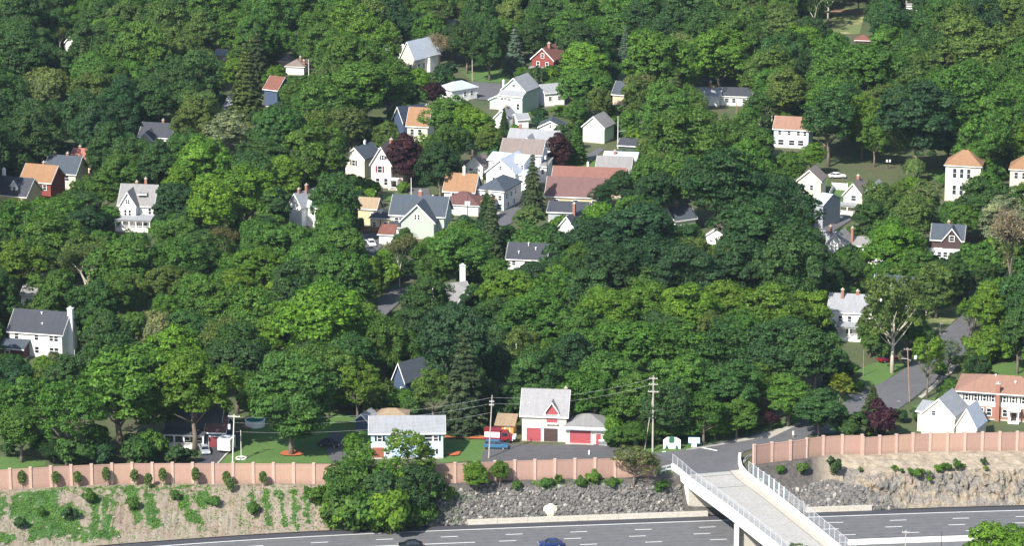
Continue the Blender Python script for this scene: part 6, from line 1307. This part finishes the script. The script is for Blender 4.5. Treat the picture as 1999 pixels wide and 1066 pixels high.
# saplings in a row along the wall
sp = [(46,952,'leftmost'),(112,950,'second'),(154,949,'third'),(210,947,'fourth'),(265,946,'fifth'),(320,946,'sixth'),(384,946,'seventh'),(444,947,'eighth'),(515,947,'ninth and last')]
for i, (u, v, w_) in enumerate(sp):
    p = W(u, v, GZ-.3); r = put(None, 'sapling', None, (p.x, p.y-1.9, ground_z(p.x, p.y-1.9)), rnd.uniform(0, 6), (1.1, 1.1, rnd.uniform(1.05, 1.3))); tag(r, w_+' sapling from the left in the row along the pink noise wall', 'sapling', 'saplings planted along the noise wall')
    cm, tm = V_SAP[i % 2]; c_ = put(cm, 'crown', r); c_['tint'] = [.11, .18, .05]; put(tm, 'stem', r)
for (u, v, w_) in ((290,957,'sapling planted on the bank below the row, left one'),(450,966,'sapling planted on the bank below the row, right one')):
    p = hit(u, v); r = put(None, 'sapling', None, tuple(p), 0, (1.1, 1.1, 1.1)); tag(r, w_, 'sapling', 'saplings planted along the noise wall'); c_ = put(V_SAP[0][0], 'crown', r); c_['tint'] = [.11, .18, .05]; put(V_SAP[0][1], 'stem', r)
# ---- far wood: one object, instanced crowns
rest = [d for d in kept if not d.get('one') and d['shape'] in 'BLO']
print('ones', sum(1 for d in kept if d.get('one')), 'far wood', len(rest))
if rest:
    vc = bpy.data.collections.new('far_tree_kinds')
    names = []
    allv = V_BROAD+V_LAYER+V_OPEN
    for i, (cm, tm) in enumerate(allv):
        o = bpy.data.objects.new('far_crown_%02d' % i, cm); vc.objects.link(o)
    me = bpy.data.meshes.new('far_wood'); me.vertices.add(len(rest)); me.vertices.foreach_set('co', np.array([(d['x'], d['y'], d['z']) for d in rest], dtype=float).reshape(-1))
    def att(nm, ty, vals, key):
        a = me.attributes.new(nm, ty, 'POINT'); a.data.foreach_set(key, np.array(vals).reshape(-1))
    off = {'B': 0, 'L': len(V_BROAD), 'O': len(V_BROAD)+len(V_LAYER)}
    att('vi', 'INT', np.array([off[d['shape']]+d['var'] for d in rest], dtype=np.int32), 'value'); att('rot', 'FLOAT_VECTOR', np.array([(0, 0, d['rz']) for d in rest], dtype=float), 'vector')
    att('scl', 'FLOAT_VECTOR', np.array([(d['sxy'], d['sxy'], d['sz']) for d in rest], dtype=float), 'vector'); att('tint', 'FLOAT_VECTOR', np.array([[x*gg*rnd.uniform(.93, 1.07) for x in TONES[d['tone']][0]] for d in rest for gg in (rnd.uniform(.85, 1.15),)], dtype=float), 'vector')
    me.update(); fw = put(me, 'distant_wood'); tag(fw, 'unbroken green canopy of far trees filling the gaps and the top of the view', 'wood', kind='stuff')
    ng = bpy.data.node_groups.new('far_wood', 'GeometryNodeTree'); ng.interface.new_socket('Geometry', in_out='INPUT', socket_type='NodeSocketGeometry'); ng.interface.new_socket('Geometry', in_out='OUTPUT', socket_type='NodeSocketGeometry')
    gi, go = ng.nodes.new('NodeGroupInput'), ng.nodes.new('NodeGroupOutput'); mp = ng.nodes.new('GeometryNodeMeshToPoints'); ip = ng.nodes.new('GeometryNodeInstanceOnPoints'); ci = ng.nodes.new('GeometryNodeCollectionInfo')
    ci.inputs['Collection'].default_value = vc; ci.inputs['Separate Children'].default_value = True; ci.inputs['Reset Children'].default_value = True; ip.inputs['Pick Instance'].default_value = True
    def na(nm, ty): n = ng.nodes.new('GeometryNodeInputNamedAttribute'); n.data_type = ty; n.inputs['Name'].default_value = nm; return n.outputs['Attribute']
    L = ng.links.new; L(gi.outputs[0], mp.inputs['Mesh']); L(mp.outputs[0], ip.inputs['Points']); L(ci.outputs[0], ip.inputs['Instance']); L(na('vi', 'INT'), ip.inputs['Instance Index'])
    L(na('rot', 'FLOAT_VECTOR'), ip.inputs['Rotation']); L(na('scl', 'FLOAT_VECTOR'), ip.inputs['Scale']); L(ip.outputs[0], go.inputs[0])
    fw.modifiers.new('trees', 'NODES').node_group = ng
# ---- undergrowth on the grassy bank
C = []; Nn = []
rnd.seed(5)
for _ in range(42000):
    x = rnd.uniform(-118, 24); a = ye(x)+1.4; b_ = yw(x)-1.2; tt = rnd.random(); y = a+(b_-a)*tt; z = ground_z(x, y)
    if not grassy(x, y, z) and (x > -36 or rnd.random() > .16): continue
    C.append((x, y, z+rnd.uniform(.0, .10))); Nn.append((rnd.uniform(-.6, .6), rnd.uniform(-.8, .4), .9))
gm = leaf_mat('bank_grass', .15); 
me = quads('bank_grass', np.repeat(np.array(C), 3, axis=0)+nrng.normal(size=(len(C)*3, 3))*np.array([.22, .22, .03]), np.repeat(np.array(Nn), 3, axis=0)+nrng.normal(size=(len(C)*3, 3))*.25, .085, 1.4, gm)
o = put(me, 'bank_grass'); o['tint'] = [.08, .185, .028]; tag(o, 'green grass tufts growing in runs down the left bank', 'grass', kind='stuff')
print('tris', sum(len(m.polygons)*2 for m in bpy.data.meshes))
# ------------------------------------------------------------------ haze
hm = bpy.data.materials.new('haze_air'); hm.use_nodes = True; ht = hm.node_tree
for n_ in list(ht.nodes):
    if n_.type == 'BSDF_PRINCIPLED': ht.nodes.remove(n_)
pv = ht.nodes.new('ShaderNodeVolumePrincipled'); pv.inputs['Color'].default_value = (.62, .8, 1, 1); pv.inputs['Density'].default_value = .000024; pv.inputs['Anisotropy'].default_value = 0.0
ht.links.new(pv.outputs[0], ht.nodes['Material Output'].inputs['Volume'])
hz = MB().box(-3400, 3400, -300, 6200, -1.5, 215).build('haze', hm); tag(hz, 'thin bluish summer haze over the valley', kind='stuff')
